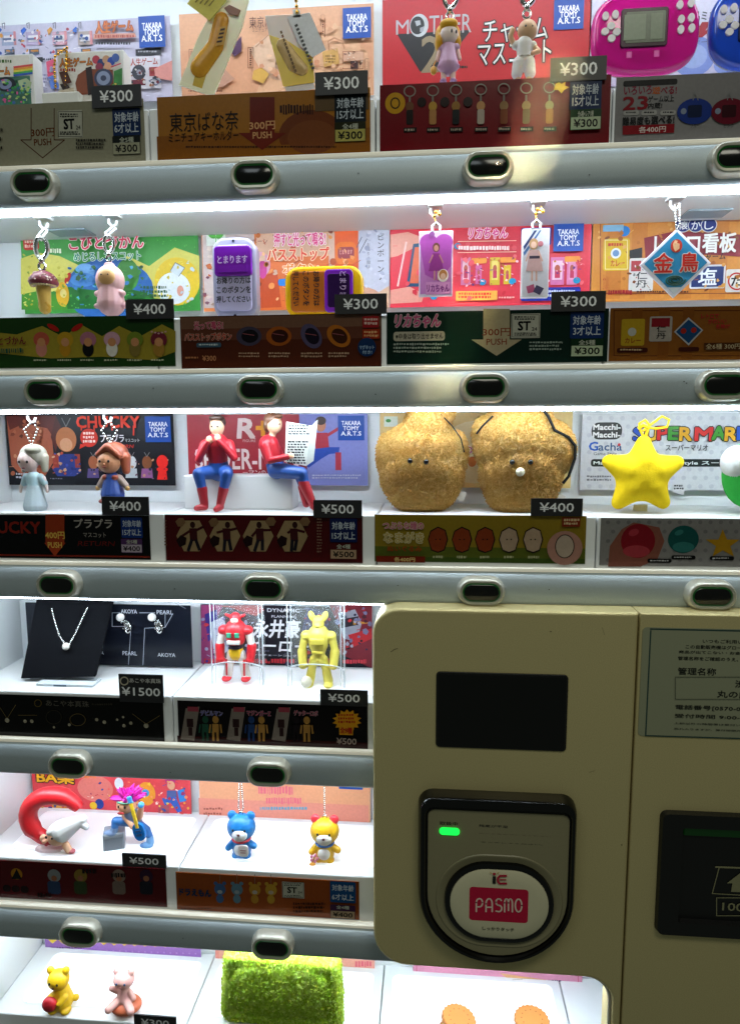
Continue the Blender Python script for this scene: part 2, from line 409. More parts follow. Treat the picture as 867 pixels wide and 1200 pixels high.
def chain(parent, pts, r, col='#d9d9d6', gap=2.3, m=None):
    """ball chain through the given points"""
    b = B(); P = [Vector(p) for p in pts]
    for a, c in zip(P, P[1:]):
        L = (c - a).length; n = max(1, int(L / (r * gap)))
        for i in range(n): b.sph(a + (c - a) * (i / n), r, col, 8, 5)
        b.tube([a, c], r * .3, col, 5)
    return b.obj('ball_chain', m or METAL, parent)
def clasp(parent, x, y, z, h, col='#cfcfcb', name='clasp'):
    """lobster clasp hanging from z down to z - h"""
    b = B(); n = 14; w = h * .22
    b.tube([(x + w * math.sin(2 * math.pi * i / n) * (1 if i < n / 2 else .8), y, z - h * .32 + h * .32 * math.cos(2 * math.pi * i / n)) for i in range(n)], h * .07, col, 7, True)
    b.sph((x, y, z - h * .7), (h * .09, h * .09, h * .1), col)
    b.tube([(x + w * .5 * math.sin(2 * math.pi * i / 10), y, z - h * .88 + h * .12 * math.cos(2 * math.pi * i / 10)) for i in range(10)], h * .04, col, 6, True)
    return b.obj(name, METAL, parent)

# ================================================================== THE MACHINE
vm = thing('vending_machine', 'tall grey capsule toy vending machine with lit shelves and beige payment panel', 'vending machine', (0.28, 0.05, -0.76))
MO = vm.location.copy()
class MB(B):                                   # shapes in world coordinates, linked under the machine
    def obj(s, name, m, parent=None):
        s.v = [(p[0] - MO.x, p[1] - MO.y, p[2] - MO.z) for p in s.v]
        return B.obj(s, name, m, parent or vm)
XL, XR = -0.094, 0.63
q = MB(); q.box(XL - .02, XR, BACK, BACK + .01, -0.80, 0.24); q.obj('back_wall', WHITE)
q = MB(); q.box(XL - .02, XL, .002, BACK - .001, -0.80, 0.24); q.obj('side_wall', WHITE)
XCUT = [0.08, 0.243, 0.4035]
PXL = V(437, 900, -.02).x                       # left edge of the payment panel
for b in range(0, 6):
    xr = XR if b < 3 else (PXL + .02 if b < 5 else 0.45)
    cuts = [XL] + [c for c in XCUT if c < xr - .03] + [xr]
    for i in range(len(cuts) - 1):
        q = MB(); x0, x1 = cuts[i] + (.0004 if i else .0002), cuts[i + 1] - .0004
        q.box(x0, x1, .0103, BACK - .0005, RZ(b) - .012, FZ(b), bev=.0012)
        q.obj('shelf', SHELFM)
        if (b, i) in ((3, 1), (4, 1), (4, 0), (5, 0), (5, 1), (5, 2)):      # shelves with a lit top
            q = MB(); w0 = .008 if i else .02
            q.prism([(x, z) for x, z in rrect((x0 + w0 + x1 - .008) / 2, (.022 + BACK - .012) / 2, x1 - x0 - w0 - .008, BACK - .034, .006)], 0, .0006, '#ffffff')
            q.v = [(p[0], p[2], FZ(b) + .0006 - p[1]) for p in q.v]
            q.obj('shelf_light', GLOWM)
    # ceiling of the bay with its LED strip
    zc = RZ(b - 1) + CEIL if b else .2
    q = MB(); q.box(XL + .0002, xr, .010, BACK - .0005, zc, zc + .0013); q.obj('bay_ceiling', WHITE)
    q = MB(); q.box(XL + .004, xr - .004, .0115, .0160, zc - .0022, zc - .0002, bev=.0008); q.obj('led_strip', LEDM)
# selection rails and their buttons
def stad(w, h, y, cx=0, cz=0, n=10):
    return [(x, y, z) for x, z in rrect(cx, cz, w, h, h * .499, n)]
for k in range(0, 6):
    z = RZ(k); x1 = XR if k < 3 else PXL + .03
    prof = [(.009, z - .0132), (.005, z - .0130), (.0018, z - .0122), (.0004, z - .0105), (-.0004, z - .007), (-.0007, z - .002), (-.0004, z + .003), (.0006, z + .0080), (.0018, z + .0108), (.0040, z + .0124), (.007, z + .0130), (.009, z + .0130)]
    if k < 5:
        q = MB(); q.loft([[(x, p[0], p[1]) for p in prof] for x in (XL - .02, x1)], '#ffffff', True, True, True); q.obj('selection_rail', RAILM)
        q = MB(); q.box(XL, x1 - .001, .0035, .0092, z + .0132, z + .0160, bev=.0006); q.obj('rail_trim', TRIMM)
    if k == 5: continue
    for i in range(4 if k < 3 else 2):
        x = i * U
        bz = bpy.data.objects.new('selection_button', None)
        q = MB(); q.loft([stad(.0352, .0216, .001, x, z), stad(.0350, .0214, -.0020, x, z), stad(.0334, .0200, -.0062, x, z), stad(.0322, .0188, -.0078, x, z),
                          stad(.0308, .0174, -.0083, x, z), stad(.0276, .0142, -.0081, x, z), stad(.0270, .0136, -.0074, x, z), stad(.0268, .0134, -.0050, x, z)], '#ffffff', True, True)
        bz = q.obj('selection_button', BEZELM)
        q = MB(); q.loft([stad(.0264, .0130, -.0045, x, z), stad(.0262, .0128, -.0072, x, z), stad(.0252, .0118, -.0077, x, z)], '#06120a', True, True); c = q.obj('indicator_ring', GREENL, bz)
        q = MB(); q.loft([stad(.0252, .0118, -.0068, x, z), stad(.0250, .0116, -.0077, x, z), stad(.0240, .0106, -.0081, x, z)], '#050505', True, True); q.obj('button_lens', BLACKGL, bz)
        if i % 2 == 0 and k < 3:
            pass
# payment panel: left module wraps round, right door face
Yp = -.02
def pp(x, y, Y=Yp): p = V(x, y, Y); return (p.x, p.z)
zt = pp(600, 716)[1]; zb = pp(580, 1139)[1]; xs = pp(741, 900)[0]; xw = pp(717, 1185)[0]
def arc(cx, cz, r, a0, a1, n=8): return [(cx + r * math.cos(math.radians(a0 + (a1 - a0) * i / n)), cz + r * math.sin(math.radians(a0 + (a1 - a0) * i / n))) for i in range(n + 1)]
R1, R2, R3 = .019, .026, .02
left = arc(PXL + R1, zt - R1, R1, 90, 180) + arc(PXL + R2, zb + R2, R2, 180, 270) + arc(xw - R3, zb - R3, R3, 90, 0) + [(xw, -.78), (xs - .0005, -.78), (xs - .0005, zt)]
q = MB(); q.prism(left, Yp, .008, '#ffffff', bev=.0022); panel = q.obj('payment_panel', PANELM)
q = MB(); q.prism([(xs + .0005, zt), (xs + .0005, -.78), (XR, -.78), (XR, zt)], Yp, .008, '#ffffff', bev=.0012); q.obj('door_panel', PANELM)
q = MB(); q.box(PXL + .006, XR, .0085, .011, zb + .004, zt - .002); q.box(xs - .004, XR, .0085, .011, -.78, zb + .004); q.obj('panel_backing', BLACKMT)
# window frame round the lowest bay
q = MB(); fr = arc(xw - R3, zb - R3, R3 - .0012, 90, 0); 
q.tube([(PXL + .03, Yp + .004, zb - .0004)] + [(x, Yp + .004, z + .0006) for x, z in fr] + [(xw - .0008, Yp + .004, -.78)], .0013, '#ffffff'); q.obj('window_trim', BEZELM)
# display
a = pp(511, 787, -.021); b_ = pp(663, 881, -.021); w, h = b_[0] - a[0], a[1] - b_[1]; cx, cz = (a[0] + b_[0]) / 2, (a[1] + b_[1]) / 2
q = MB(); q.prism(rrect(cx, cz, w, h, .003), -.0212, -.0185, '#ffffff', bev=.0006); disp = q.obj('display', BLACKMT)
q = MB(); q.prism(rrect(cx, cz, w - .003, h - .003, .002), -.0216, -.021, '#ffffff', bev=.0002); q.obj('display_glass', BLACKGL, disp)
# card reader: D shaped black rim, grey face, oval touch pad
Yr = -.031
def rp(x, y): p = V(x, y, Yr); return (p.x, p.z)
rl, rr_ = rp(491, 1000)[0], rp(675, 1000)[0]; rt, rb = rp(583, 938)[1], rp(590, 1131)[1]
def dshape(x0, x1, z1, z0, r, n=14):
    w = x1 - x0; hr = w / 2
    return arc(x1 - r, z1 - r, r, 0, 90, 6) + arc(x0 + r, z1 - r, r, 90, 180, 6) + [(x0 + hr + hr * math.cos(t), z0 + hr * .94 + hr * .94 * math.sin(t)) for t in [math.pi + math.pi * i / (2 * n) for i in range(2 * n + 1)]]
q = MB()
o1 = dshape(rl, rr_, rt, rb, .010); o2 = dshape(rl + .0055, rr_ - .004, rt - .0100, rb + .0040, .006)
o0 = dshape(rl - .001, rr_ + .001, rt + .001, rb - .001, .011)
def at_y(ps, y): return [(p[0], y, p[1]) for p in ps]
q.loft([at_y(o0, -.0195), at_y(o1, Yr + .002), at_y(dshape(rl + .0012, rr_ - .0012, rt - .0012, rb + .0012, .009), Yr), at_y(dshape(rl + .0040, rr_ - .003, rt - .0072, rb + .003, .007), Yr), at_y(o2, Yr + .004)], '#ffffff', True, True)
reader = q.obj('card_reader', BLACKGL)
FACEM = mat('reader_face', 0.42, color='#8c8666', noise=0.12, nscale=1500, rvar=.08)
q = MB(); q.prism(dshape(rl + .0062, rr_ - .0046, rt - .0108, rb + .0047, .0055), Yr + .0032, Yr + .0045, '#ffffff', bev=.0004); q.obj('reader_face', FACEM, reader)
def rc(x, y, Y): p = V(x, y, Y); return p.x, p.z
Yf = Yr + .003
cx, cz = rc(584, 1056, Yf); m_ = mpp(Yf)
def sth(w, h, y, r=.495): return [(x, y, z) for x, z in rrect(cx, cz, w * m_, h * m_, min(w, h) * m_ * r, 12)]
q = MB(); q.loft([sth(156, 124, Yf), sth(154, 122, Yf - .0006), sth(150, 118, Yf - .0006), sth(148, 116, Yf - .0002)], '#ffffff', False, True); q.obj('pad_surround', FACEM, reader)
q = MB(); q.loft([sth(135, 106, Yf), sth(133, 104, Yf - .0028), sth(130, 101, Yf - .0034), sth(122, 93, Yf - .0034), sth(120, 91, Yf - .0026)], '#ffffff', False, True); q.obj('pad_rim', BLACKGL, reader)
PADM = mat('cream_plastic', 0.2, color='#d6d0ae', noise=.03, rvar=.05)
q = MB(); q.loft([sth(121, 92, Yf - .0025), sth(120, 91, Yf - .0036), sth(112, 84, Yf - .0046), sth(90, 62, Yf - .0050)], '#ffffff', True, True); pad = q.obj('touch_pad', PADM, reader)
class Dec(Card):                               # printing laid on a surface of the machine
    def __init__(s, Y, m=None): s.Y = Y; s.n = 0; s.m = m or PRINT; s.parts = {}; s.o = MO
    def done(s, parent):
        for n, q in s.parts.items(): q.obj(n, s.m, parent)
d = Dec(Yf - .00505); d.part('pad_lettering')
d.rect(550, 1039, 618, 1082, '#c0133c', r=4)
y0_, y1_ = 1050, 1067
def stroke(pts, w=3.0, col='#efd9c4'): d.line(pts, w, col)
def glyph_strokes(letters, x0, x1, y0, y1, w, col):
    n = len(letters); k = (x1 - x0) / n; h = y1 - y0
    for i, L in enumerate(letters):
        for st in L:
            pts = [(x0 + k * i + k * .80 * px, y0 + h * py) for px, py in st]; d.line(pts, w, col)
            for p in pts: d.ell(p[0], p[1], w * .5, w * .5, col, 8); d.n -= 1
            d.n += 1
ca_ = lambda cx, cy, rx, ry, a0, a1, n=9: [(cx + rx * math.cos(math.radians(a0 + (a1 - a0) * i / n)), cy + ry * math.sin(math.radians(a0 + (a1 - a0) * i / n))) for i in range(n + 1)]
glyph_strokes([[[(.1, 1), (.1, .3)] + ca_(.5, .3, .4, .3, 180, 360, 8) + ca_(.5, .32, .4, .32, 0, 90, 5) + [(.3, .64)]],
    [[(.1, 1), (.1, .4)] + ca_(.5, .4, .4, .4, 180, 360, 9) + [(.9, 1)], [(.1, .66), (.9, .66)]],
    [ca_(.5, .25, .36, .25, -30, -180, 7) + ca_(.5, .25, .36, .25, 180, 100, 4) + ca_(.5, .75, .38, .25, -80, 90, 7) + [(.15, .95)]],
    [[(.0, 1), (.0, .3)] + ca_(.25, .3, .25, .3, 180, 360, 7) + [(.5, .9)], [(.5, .3)] + ca_(.75, .3, .25, .3, 180, 360, 7) + [(1, 1)]],
    [ca_(.55, .5, .42, .5, 0, 360, 18)]], 557, 613.5, 1053, 1068, 1.9, '#efd9c8')
d.text('しっかりタッチ', 565, 1085, 602, 1091, '#1c1a14', bold=.03)
d.rect(577, 1026, 580.5, 1035, '#1a1a1a'); d.ell(578.8, 1023.4, 2, 1.6, '#c01838'); d.line([(576, 1023), (573.8, 1021.5)], .8, '#c8a020'); d.line([(582, 1023), (584, 1021.5)], .8, '#c8a020')
d.line([(593, 1025.5), (585.5, 1025.5), (583, 1028), (583, 1032), (585, 1034.5), (593, 1034.5)], 2.6, '#b81838'); d.line([(585, 1030), (592.5, 1030)], 1.5, '#b81838')
d.done(reader)
d = Dec(Yr + .0031); d.part('face_lettering')
d.text('取扱中', 515, 962.5, 536, 967.5, '#0c0c08', bold=.03)
for i, (t, x0, x1) in enumerate((('残高が不足', 561, 595), ('カードをかざしてください', 561, 645), ('タッチしてください。', 563, 636))):
    d.text(t, x0, 966 + 10 * i, x1, 970.5 + 10 * i, '#3a3830' if i != 1 else '#5a3a30', bold=.02)
d.done(reader)
cx, cz = rc(526.5, 974, Yr + .003); k = mpp(Yr)
q = MB(); q.loft([[(cx + x * k, Yr + .0034, cz + z * k) for x, z in rrect(0, 0, 25, 9, 4.4, 8)], [(cx + x * k, Yr + .0022, cz + z * k) for x, z in rrect(0, 0, 25, 9, 4.4, 8)], [(cx + x * k, Yr + .0018, cz + z * k) for x, z in rrect(0, 0, 21, 6, 2.9, 8)]], '#20d050', True, True); q.obj('status_lamp', GREENB, reader)
# bill slot
a = pp(775, 952, -.024); b_ = pp(867, 1104, -.024)
x0, x1, z1, z0 = a[0], a[0] + .115, a[1], b_[1] + .0015
q = MB(); q.loft([at_y(rrect((x0 + x1) / 2, (z0 + z1) / 2, x1 - x0, z1 - z0, .005), -.0195), at_y(rrect((x0 + x1) / 2, (z0 + z1) / 2, x1 - x0 - .002, z1 - z0 - .002, .0045), -.0245),
                  at_y(rrect((x0 + x1) / 2, (z0 + z1) / 2, x1 - x0 - .030, z1 - z0 - .022, .002), -.0245), at_y(rrect((x0 + x1) / 2, (z0 + z1) / 2, x1 - x0 - .032, z1 - z0 - .024, .002), -.0205)], '#ffffff', True, True)
slot = q.obj('bill_slot', BLACKMT)
q = MB(); zz = V(830, 975, -.0225).z; q.box(x0 + .0165, x1 - .0165, -.0226, -.0206, zz - .0035, zz + .0035, bev=.0006); q.obj('insert_light', mat('dark_green_window', .3, color='#042008', emit='#10c030', estr=.012), slot)
d = Dec(-.0208); d.part('slot_lettering'); oc = '#8a8866'
d.line([(838, 1016), (880, 1017.5)], 2.2, oc); d.line([(842, 1017), (834, 1047), (885, 1050)], 1.1, oc)
d.poly([(851, 1035), (872, 1019), (893, 1036), (886, 1036), (886, 1046), (856, 1045), (857.5, 1035)], oc)
d.frame(839, 1052, 905, 1073, 1.0, oc); d.text('1000', 846, 1057.5, 880, 1068.5, oc, bold=.03)
d.done(slot)
d = Dec(-.0201); d.part('scuff_marks'); d.line([(458, 764), (462, 761), (466, 760)], .7, '#5a5236'); d.line([(705, 735), (708, 744)], .35, '#8a8260'); d.line([(690, 905), (697, 903)], .35, '#8a8260'); d.ell(645, 740, 1, .7, '#6a6244', 8); d.ell(728, 990, .9, .9, '#6a6244', 8); d.line([(600, 1148), (612, 1147)], .4, '#6a6244'); d.done(panel)
d = Dec(-.0009); d.part('specks')
for x, y in ((643, 691), (801, 447), (804, 449), (420, 203), (690, 205), (180, 455), (440, 462), (205, 690), (466, 686), (200, 905), (215, 1099)): d.ell(x, y, .8, .6, '#2a2c2c', 8)
d.done(vm)
# ceiling hooks of bay 1 and bay 2 (the charms hang from them)
def ceiling_hook(x, zc, y=.024):
    q = MB(); q.box(x - .0055, x + .0055, y - .006, y + .005, zc - .0028, zc - .0002, '#ffffff', bev=.0008)
    q.tube([(x - .003, y, zc - .002), (x - .0034, y, zc - .006), (x - .001, y, zc - .009), (x + .002, y, zc - .0082), (x + .003, y, zc - .005)], .0011, '#ffffff')
    h = q.obj('ceiling_hook', mat('hook_plastic', .3, color='#b4b4b2') if 'hook_plastic' not in bpy.data.materials else bpy.data.materials['hook_plastic'])
    q = MB(); q.box(x - .0060, x + .0050, y - .0085, y - .0065, zc - .0016, zc - .0003); q.obj('hook_slot', BLACKMT, h)
    return (x, y, zc - .0085)
HK = {}
for n, x, y in (('mush', 45, 250), ('pinkhood', 131, 250), ('box1', 510, 234), ('box2', 632, 231), ('sign', 795, 226)):
    HK[n] = ceiling_hook(VZ(x, y, CEIL).x, RZ(0) + CEIL)
for n, x in (('silver', 38), ('auburn', 127)): HK[n] = ceiling_hook(V(x, 492, .024).x, RZ(1) + CEIL)
for n, x in (('bluebear', 281), ('yellowbear', 380)): HK[n] = ceiling_hook(V(x, 915, .03).x, RZ(3) + CEIL, .03)
# far end of the bay ceiling: a service opening
for x, z in ((V(80, 258, .06).x, RZ(0) + CEIL), (V(830, 235, .06).x, RZ(0) + CEIL)):
    q = MB(); q.box(x - .016, x + .016, .055, .075, z - .0012, z - .0001, bev=.0004); q.obj('service_plate', mat('grey_plate', .4, color='#8a9aa4') if 'grey_plate' not in bpy.data.materials else bpy.data.materials['grey_plate'])

# ================================================================== POSTERS AT THE BACK OF THE BAYS
YB = 0.086
GP = 'posters standing behind the toys'
def maker_badge(c, x0, y0, x1, y1):
    c.part('maker_badge'); c.rect(x0, y0, x1, y1, '#1458a8'); w, h = x1 - x0, y1 - y0
    for i, t in enumerate(('TAKARA', 'TOMY', 'A.R.T.S')):
        a = (.14, .20, .12)[i]; c.text(t, x0 + w * a, y0 + h * (.22 + .21 * i), x1 - w * a, y0 + h * (.385 + .21 * i), '#f4f6f8', bold=.045)
def pic_box(c, x, y, w, h, col, col2):
    c.rect(x, y, x + w, y + h, col); c.rect(x + w * .12, y + h * .2, x + w * .88, y + h * .8, col2)
# --- bay 0
c = Card('product_poster', 'pale lilac poster for miniature board games behind the two game boxes', 'poster', (-12, 31), (203, 117), YB, '#c9c4d6', group=GP)
c.part('picture')
for i, (x, cl) in enumerate(((2, '#a8b0c8'), (31, '#b7a9c4'), (62, '#d0aab8'), (92, '#b6a8a4'))):
    c.line([(x + 2, 33), (x + 1, 28), (x + 4, 27), (x + 4, 34)], 1, '#8a8a94'); c.poly([(x - 6, 36), (x - 2, 32), (x + 1, 35), (x - 4, 42)], ['#3a6ab8', '#2a62b4', '#d09a4a', '#2e68b8'][i])
    c.rect(x, 38, x + 18, 53, cl); c.rect(x + 3, 42, x + 15, 49, '#e6e2e6'); c.rect(x + 14, 37, x + 18, 53, '#d89aa0'); c.rect(x + 2, 45, x + 12, 47, '#6a7898')
    c.rect(x + 4, 58, x + 16, 64, '#5a6a80'); c.rect(x + 6, 59, x + 15, 61, '#c8904a')
c.fine(40, 69, 66, 73, 1, '#38384a'); c.rect(40, 68.5, 52, 73.5, '#34343c'); c.rect(160, 59, 190, 65, '#3a3a44'); c.fine(163, 60.5, 187, 63.5, 1, '#b8b8c0')
c.rect(152, 68, 190, 104, '#d8d4dc'); c.text('人生ゲーム', 154, 70, 186, 77, '#b0483a', bold=.03); c.ell(164, 86, 8, 8, '#4a4a56'); c.ell(164, 86, 3, 3, '#a0a0ac'); c.rect(154, 95, 172, 101, '#7a3040'); c.rect(176, 80, 188, 90, '#a84a50'); c.line([(176, 96), (182, 93), (190, 97), (184, 101), (176, 96)], 1, '#7080a0')
c.poly([(182, 82), (190, 78), (203, 72), (203, 96), (190, 94), (183, 90)], '#d69a94'); c.fine(6, 88, 60, 104, 4, '#8a86a0'); c.poly([(56, 74), (66, 70), (66, 88), (58, 92)], '#c85a78'); c.poly([(58, 92), (64, 90), (74, 104), (62, 106)], '#5a78b4')
c.busy(2, 36, 104, 66, 60, ['#b0485a', '#3a5a9a', '#e8e4e8', '#8a8a98', '#d8a050', '#6a7890'], 3); c.busy(2, 76, 66, 108, 40, ['#d8d4e0', '#b0a8c0', '#9a94ac'], 4); c.busy(154, 80, 190, 103, 30, ['#7a3040', '#3a3a4a', '#d8d0d0', '#a06a4a'], 2.5)
c.part('title_lettering'); c.text('人生ゲーム', 114, 28, 158, 39, '#d08040', bold=.05, out='#8a2a2a', ow=.09); c.poly([(112, 42), (160, 41), (162, 46), (112, 48)], '#d0a090'); c.fine(114, 43, 160, 47, 1, '#a03a30', .8); c.fine(112, 51.5, 162, 54.5, 1, '#3a3a44', .9)
maker_badge(c, 164, 22, 196, 57); c.done()
c = Card('product_poster', 'peach poster for banana sweet key rings behind two clear packets', 'poster', (210, 17), (438, 111), YB, '#dfb090', group=GP)
c.part('picture')
c.rect(212, 60, 436, 110, '#dba98a'); c.poly([(300, 110), (330, 40), (400, 30), (430, 60), (436, 110)], '#e2b898'); c.poly([(292, 58), (318, 38), (330, 60), (330, 95), (310, 90)], '#e0c0a8'); c.line([(300, 55), (316, 40), (326, 75), (332, 97)], .9, '#b88a70')
for x0, y0, x1, y1 in ((222, 58, 229, 72), (291, 56, 297, 80), (376, 19, 381, 44), (428, 70, 432, 92)): c.frame(x0, y0, x1, y1, .6, '#8a5a40'); c.fine(x0 + 2, y0 + 2, x1 - 1.5, y1 - 2, 8, '#7a4a34')
c.poly([(298, 84), (307, 80), (316, 88), (309, 99), (296, 94)], '#d8b060'); c.poly([(378, 62), (396, 58), (398, 76), (380, 80)], '#d0a868'); c.fine(382, 66, 394, 76, 3, '#8a6a30'); c.line([(386, 60), (385, 50), (392, 46), (402, 50), (404, 58)], 1.6, '#c09070'); c.frame(402, 62, 426, 82, .8, '#b07858'); c.rect(411, 73, 420, 82, '#4a2a2a'); c.rect(403, 63, 426, 72, '#dcb49c')
c.poly([(270, 60), (284, 44), (284, 62), (276, 68)], '#5a2a5a'); c.poly([(252, 104), (262, 80), (276, 94), (262, 103)], '#caa08c'); c.fine(222, 107, 262, 110, 1, '#8a5a44')
c.busy(300, 20, 434, 108, 60, ['#e8c4a8', '#d8a888', '#c8906c', '#e0b898', '#d49c7c'], 6); c.busy(404, 62, 426, 82, 16, ['#8a5a4a', '#e8d0bc', '#4a2a24'], 2.5)
c.part('title_lettering'); c.text('東京ばな奈', 293, 22, 338, 33, '#6a3a34', bold=.0); c.text('ミニチュアキーホルダー', 297, 35, 336, 38, '#7a4a40', bold=.0)
maker_badge(c, 402, 12, 435, 46); c.done()
c = Card('product_poster', 'red poster with a large grey 2 behind the two clasp charms', 'poster', (448, 0), (690, 99), YB, '#b8142c', group=GP)
c.part('title_lettering'); c.poly([(465, 40), (552, 35), (517, 80), (492, 84)], '#22202a'); c.text('2', 494, 43, 518, 84, '#96866e', bold=.02); c.fine(536, 77, 549, 80, 1, '#1a0a10', .9)
c.text('M', 464, 24, 479, 40, '#b9b4b8', bold=.0); c.ell(491, 30, 10, 11.5, '#c8c8cc'); c.ell(489, 30, 7.5, 9, '#26262e'); c.poly([(486, 25), (492, 24), (493, 29), (488, 31)], '#b4b4ba'); c.poly([(492, 33), (497, 31), (496, 37), (492, 38)], '#a8a8b0')
c.text('THER', 503, 19, 552, 38, '#b9b4b8', bold=.0)
for t, x0, y0, x1, y1 in (('チャーム', 566, 25, 641, 47), ('マスコット', 560, 51, 645, 74)): c.text(t, x0, y0, x1, y1, '#e2dedc', bold=.01, out='#2a1016', ow=.06)
maker_badge(c, 649, 0, 683, 34); c.done()
c = Card('product_poster', 'white poster for electronic pocket games at the top right', 'poster', (692, -8), (890, 93), YB, '#d3cfe0', group=GP)
c.part('picture'); c.ell(812, 66, 22, 20, '#8fa0d4'); c.ell(812, 66, 14, 12, '#a8b6dc'); c.ell(852, 76, 14, 10, '#9cacdc'); c.frame(712, 0, 738, 11, 1, '#9a96a4')
c.part('title_lettering'); c.text('液晶ミニゲーム', 802, 14, 866, 22, '#2a2a30', bold=.02); c.poly([(810, 44), (822, 26), (832, 26), (826, 36), (846, 26), (838, 44), (828, 44), (832, 36), (822, 44)], '#a01a34'); c.poly([(842, 44), (852, 26), (862, 26), (866, 44)], '#a01a34'); c.text('オーバー', 812, 47, 846, 51, '#5a4a5a', bold=0)
c.done()
# --- bay 1
c = Card('product_poster', 'green and yellow poster with pink title behind the two capsule charms', 'poster', (24, 275), (235, 364), YB, '#4d9a4c', group=GP)
c.part('picture')
c.poly([(25, 303), (45, 296), (70, 300), (95, 312), (110, 318), (150, 300), (175, 312), (205, 290), (234, 300), (234, 330), (200, 352), (150, 345), (100, 352), (60, 340), (25, 345)], '#d8d070'); c.ell(128, 340, 54, 36, '#3f78b8'); c.poly([(76, 362), (80, 336), (110, 340), (150, 338), (180, 345), (182, 362)], '#2f7a3a'); c.ell(150, 322, 14, 18, '#4a8a40'); c.ell(100, 318, 12, 9, '#78aad8'); c.ell(98, 328, 16, 8, '#5a94d0')
c.poly([(26, 345), (50, 340), (78, 350), (80, 363), (26, 363)], '#5a9a3c'); c.ell(74, 345, 8, 14, '#e0b83a'); c.ell(80, 326, 3, 7, '#c83a2a', rot=-.5); c.ell(75, 344, 4, 5, '#e8d898')
c.ell(208, 330, 27, 27, '#e2c63c'); c.ell(204, 338, 20, 18, '#e9eef2'); c.poly([(200, 318), (206, 308), (217, 314), (210, 324)], '#dbe4ea'); c.line([(200, 318), (206, 308), (217, 314), (210, 324)], .8, '#5a7a8a'); c.fine(165, 335, 198, 350, 3, '#3a6a4a', .6); c.ell(212, 341, 4, 6, '#e0a898')
c.rect(28, 280, 47, 293, '#c83a3a', r=3); c.fine(30, 282, 46, 292, 2, '#f0d8c8', .6); c.fine(55, 291, 76, 297, 1, '#e8f0d8', .9); c.fine(203, 273.5, 232, 276, 1, '#d0e0c0', .8)
for i in range(60): c.ell(random.uniform(26, 234), random.choice([random.uniform(281, 292), random.uniform(355, 362)]), .8, .8, '#6ab45e', 8)
c.busy(84, 312, 178, 360, 90, ['#2a6a34', '#3f8a44', '#5aa84c', '#6ab0d8', '#4a86b8', '#246030'], 4); c.busy(28, 300, 84, 360, 40, ['#c8c058', '#e4dc88', '#b8a840', '#8aa848'], 3); c.busy(184, 308, 232, 356, 30, ['#e8d860', '#d0c048', '#c8d8e0'], 3)
c.part('title_lettering'); c.text('こびとづかん', 84, 279, 171, 292, '#d8486a', bold=.035, out='#f6e8e4', ow=.075); c.text('めじるしマスコット', 90, 298, 168, 306, '#2f8a78', bold=.04, out='#eaf4e4', ow=.08)
c.done()
c = Card('product_poster', 'orange bus stop button poster showing a bus interior with seats', 'poster', (236, 266), (456, 361), YB, '#dd8f58', group=GP)
c.part('picture')
c.rect(237, 270, 300, 360, '#d8c8c4'); c.rect(300, 266, 420, 300, '#d8b49c'); c.rect(302, 302, 420, 361, '#d97d40'); c.poly([(305, 325), (325, 318), (330, 360), (305, 361)], '#c05a2c'); c.poly([(340, 310), (370, 310), (368, 361), (338, 361)], '#e29a5c'); c.poly([(385, 266), (393, 266), (393, 361), (386, 361)], '#dcc0b0'); c.rect(392, 268, 420, 345, '#d86a30'); c.ell(305, 310, 12, 14, '#d8a8c0'); c.rect(326, 327, 340, 335, '#3a8ad0', r=3); c.ell(308, 316, 5, 10, '#c84a9a')
c.rect(420, 263, 456, 361, '#cfd2e0'); c.line([(417, 292), (424, 278)], .8, '#5a5a70'); c.line([(421, 297), (430, 280)], .8, '#5a5a70'); c.text('ピ\nン\nポ\nー\nン\n♪', 442, 274, 450, 328, '#34343c', bold=.0); c.text('お\n降\nり\nの\n際\nは', 430, 285, 434, 315, '#5a5a6a', bold=0, res=1)
c.poly([(412, 330), (440, 340), (456, 352), (456, 361), (410, 352)], '#d8b09a'); c.poly([(456, 335), (440, 345), (456, 356)], '#e0c0a8'); c.rect(393, 284, 418, 310, '#e08028', r=7); c.rect(396, 290, 415, 303, '#9a3a4a', r=3); c.text('とまります', 398, 293, 413, 298, '#e8b0a8', bold=.02)
c.rect(242, 270, 265, 288, '#e8ece4'); c.ell(249, 276, 5, 3.2, '#5aa848', rot=-.6); c.ell(258, 276, 5, 3.2, '#5aa848', rot=.6); c.line([(253.5, 279), (253.5, 284)], 1, '#5aa848'); c.text('ピンポーン', 284, 280, 314, 286, '#7a2a3a', bold=0)
c.busy(238, 290, 300, 360, 50, ['#e8d8d0', '#b89888', '#c8743c', '#8a5a6a', '#d8c0c8'], 5); c.busy(302, 268, 418, 360, 90, ['#e8a060', '#b85a28', '#f0c090', '#c87838', '#d8b8a0', '#8a4020'], 5); c.busy(424, 268, 454, 340, 20, ['#bcc0d4', '#dcdeea', '#a8acc4'], 4)
c.part('title_lettering'); c.text('押すと光って鳴る!', 322, 274, 382, 288, '#d8438a', bold=.03, out='#fbeef2', ow=.07); c.text('バスストップ', 314, 292, 386, 305, '#d84a22', bold=.05, out='#f8e8c8', ow=.09); c.text('ボタン', 332, 310, 374, 321, '#e08a20', bold=.05, out='#fbf0d8', ow=.09)
c.done()
c = Card('product_poster', 'salmon red poster with pink title behind the two doll boxes', 'poster', (457, 259), (690, 356), YB, '#d94a5a', group=GP)
c.part('picture')
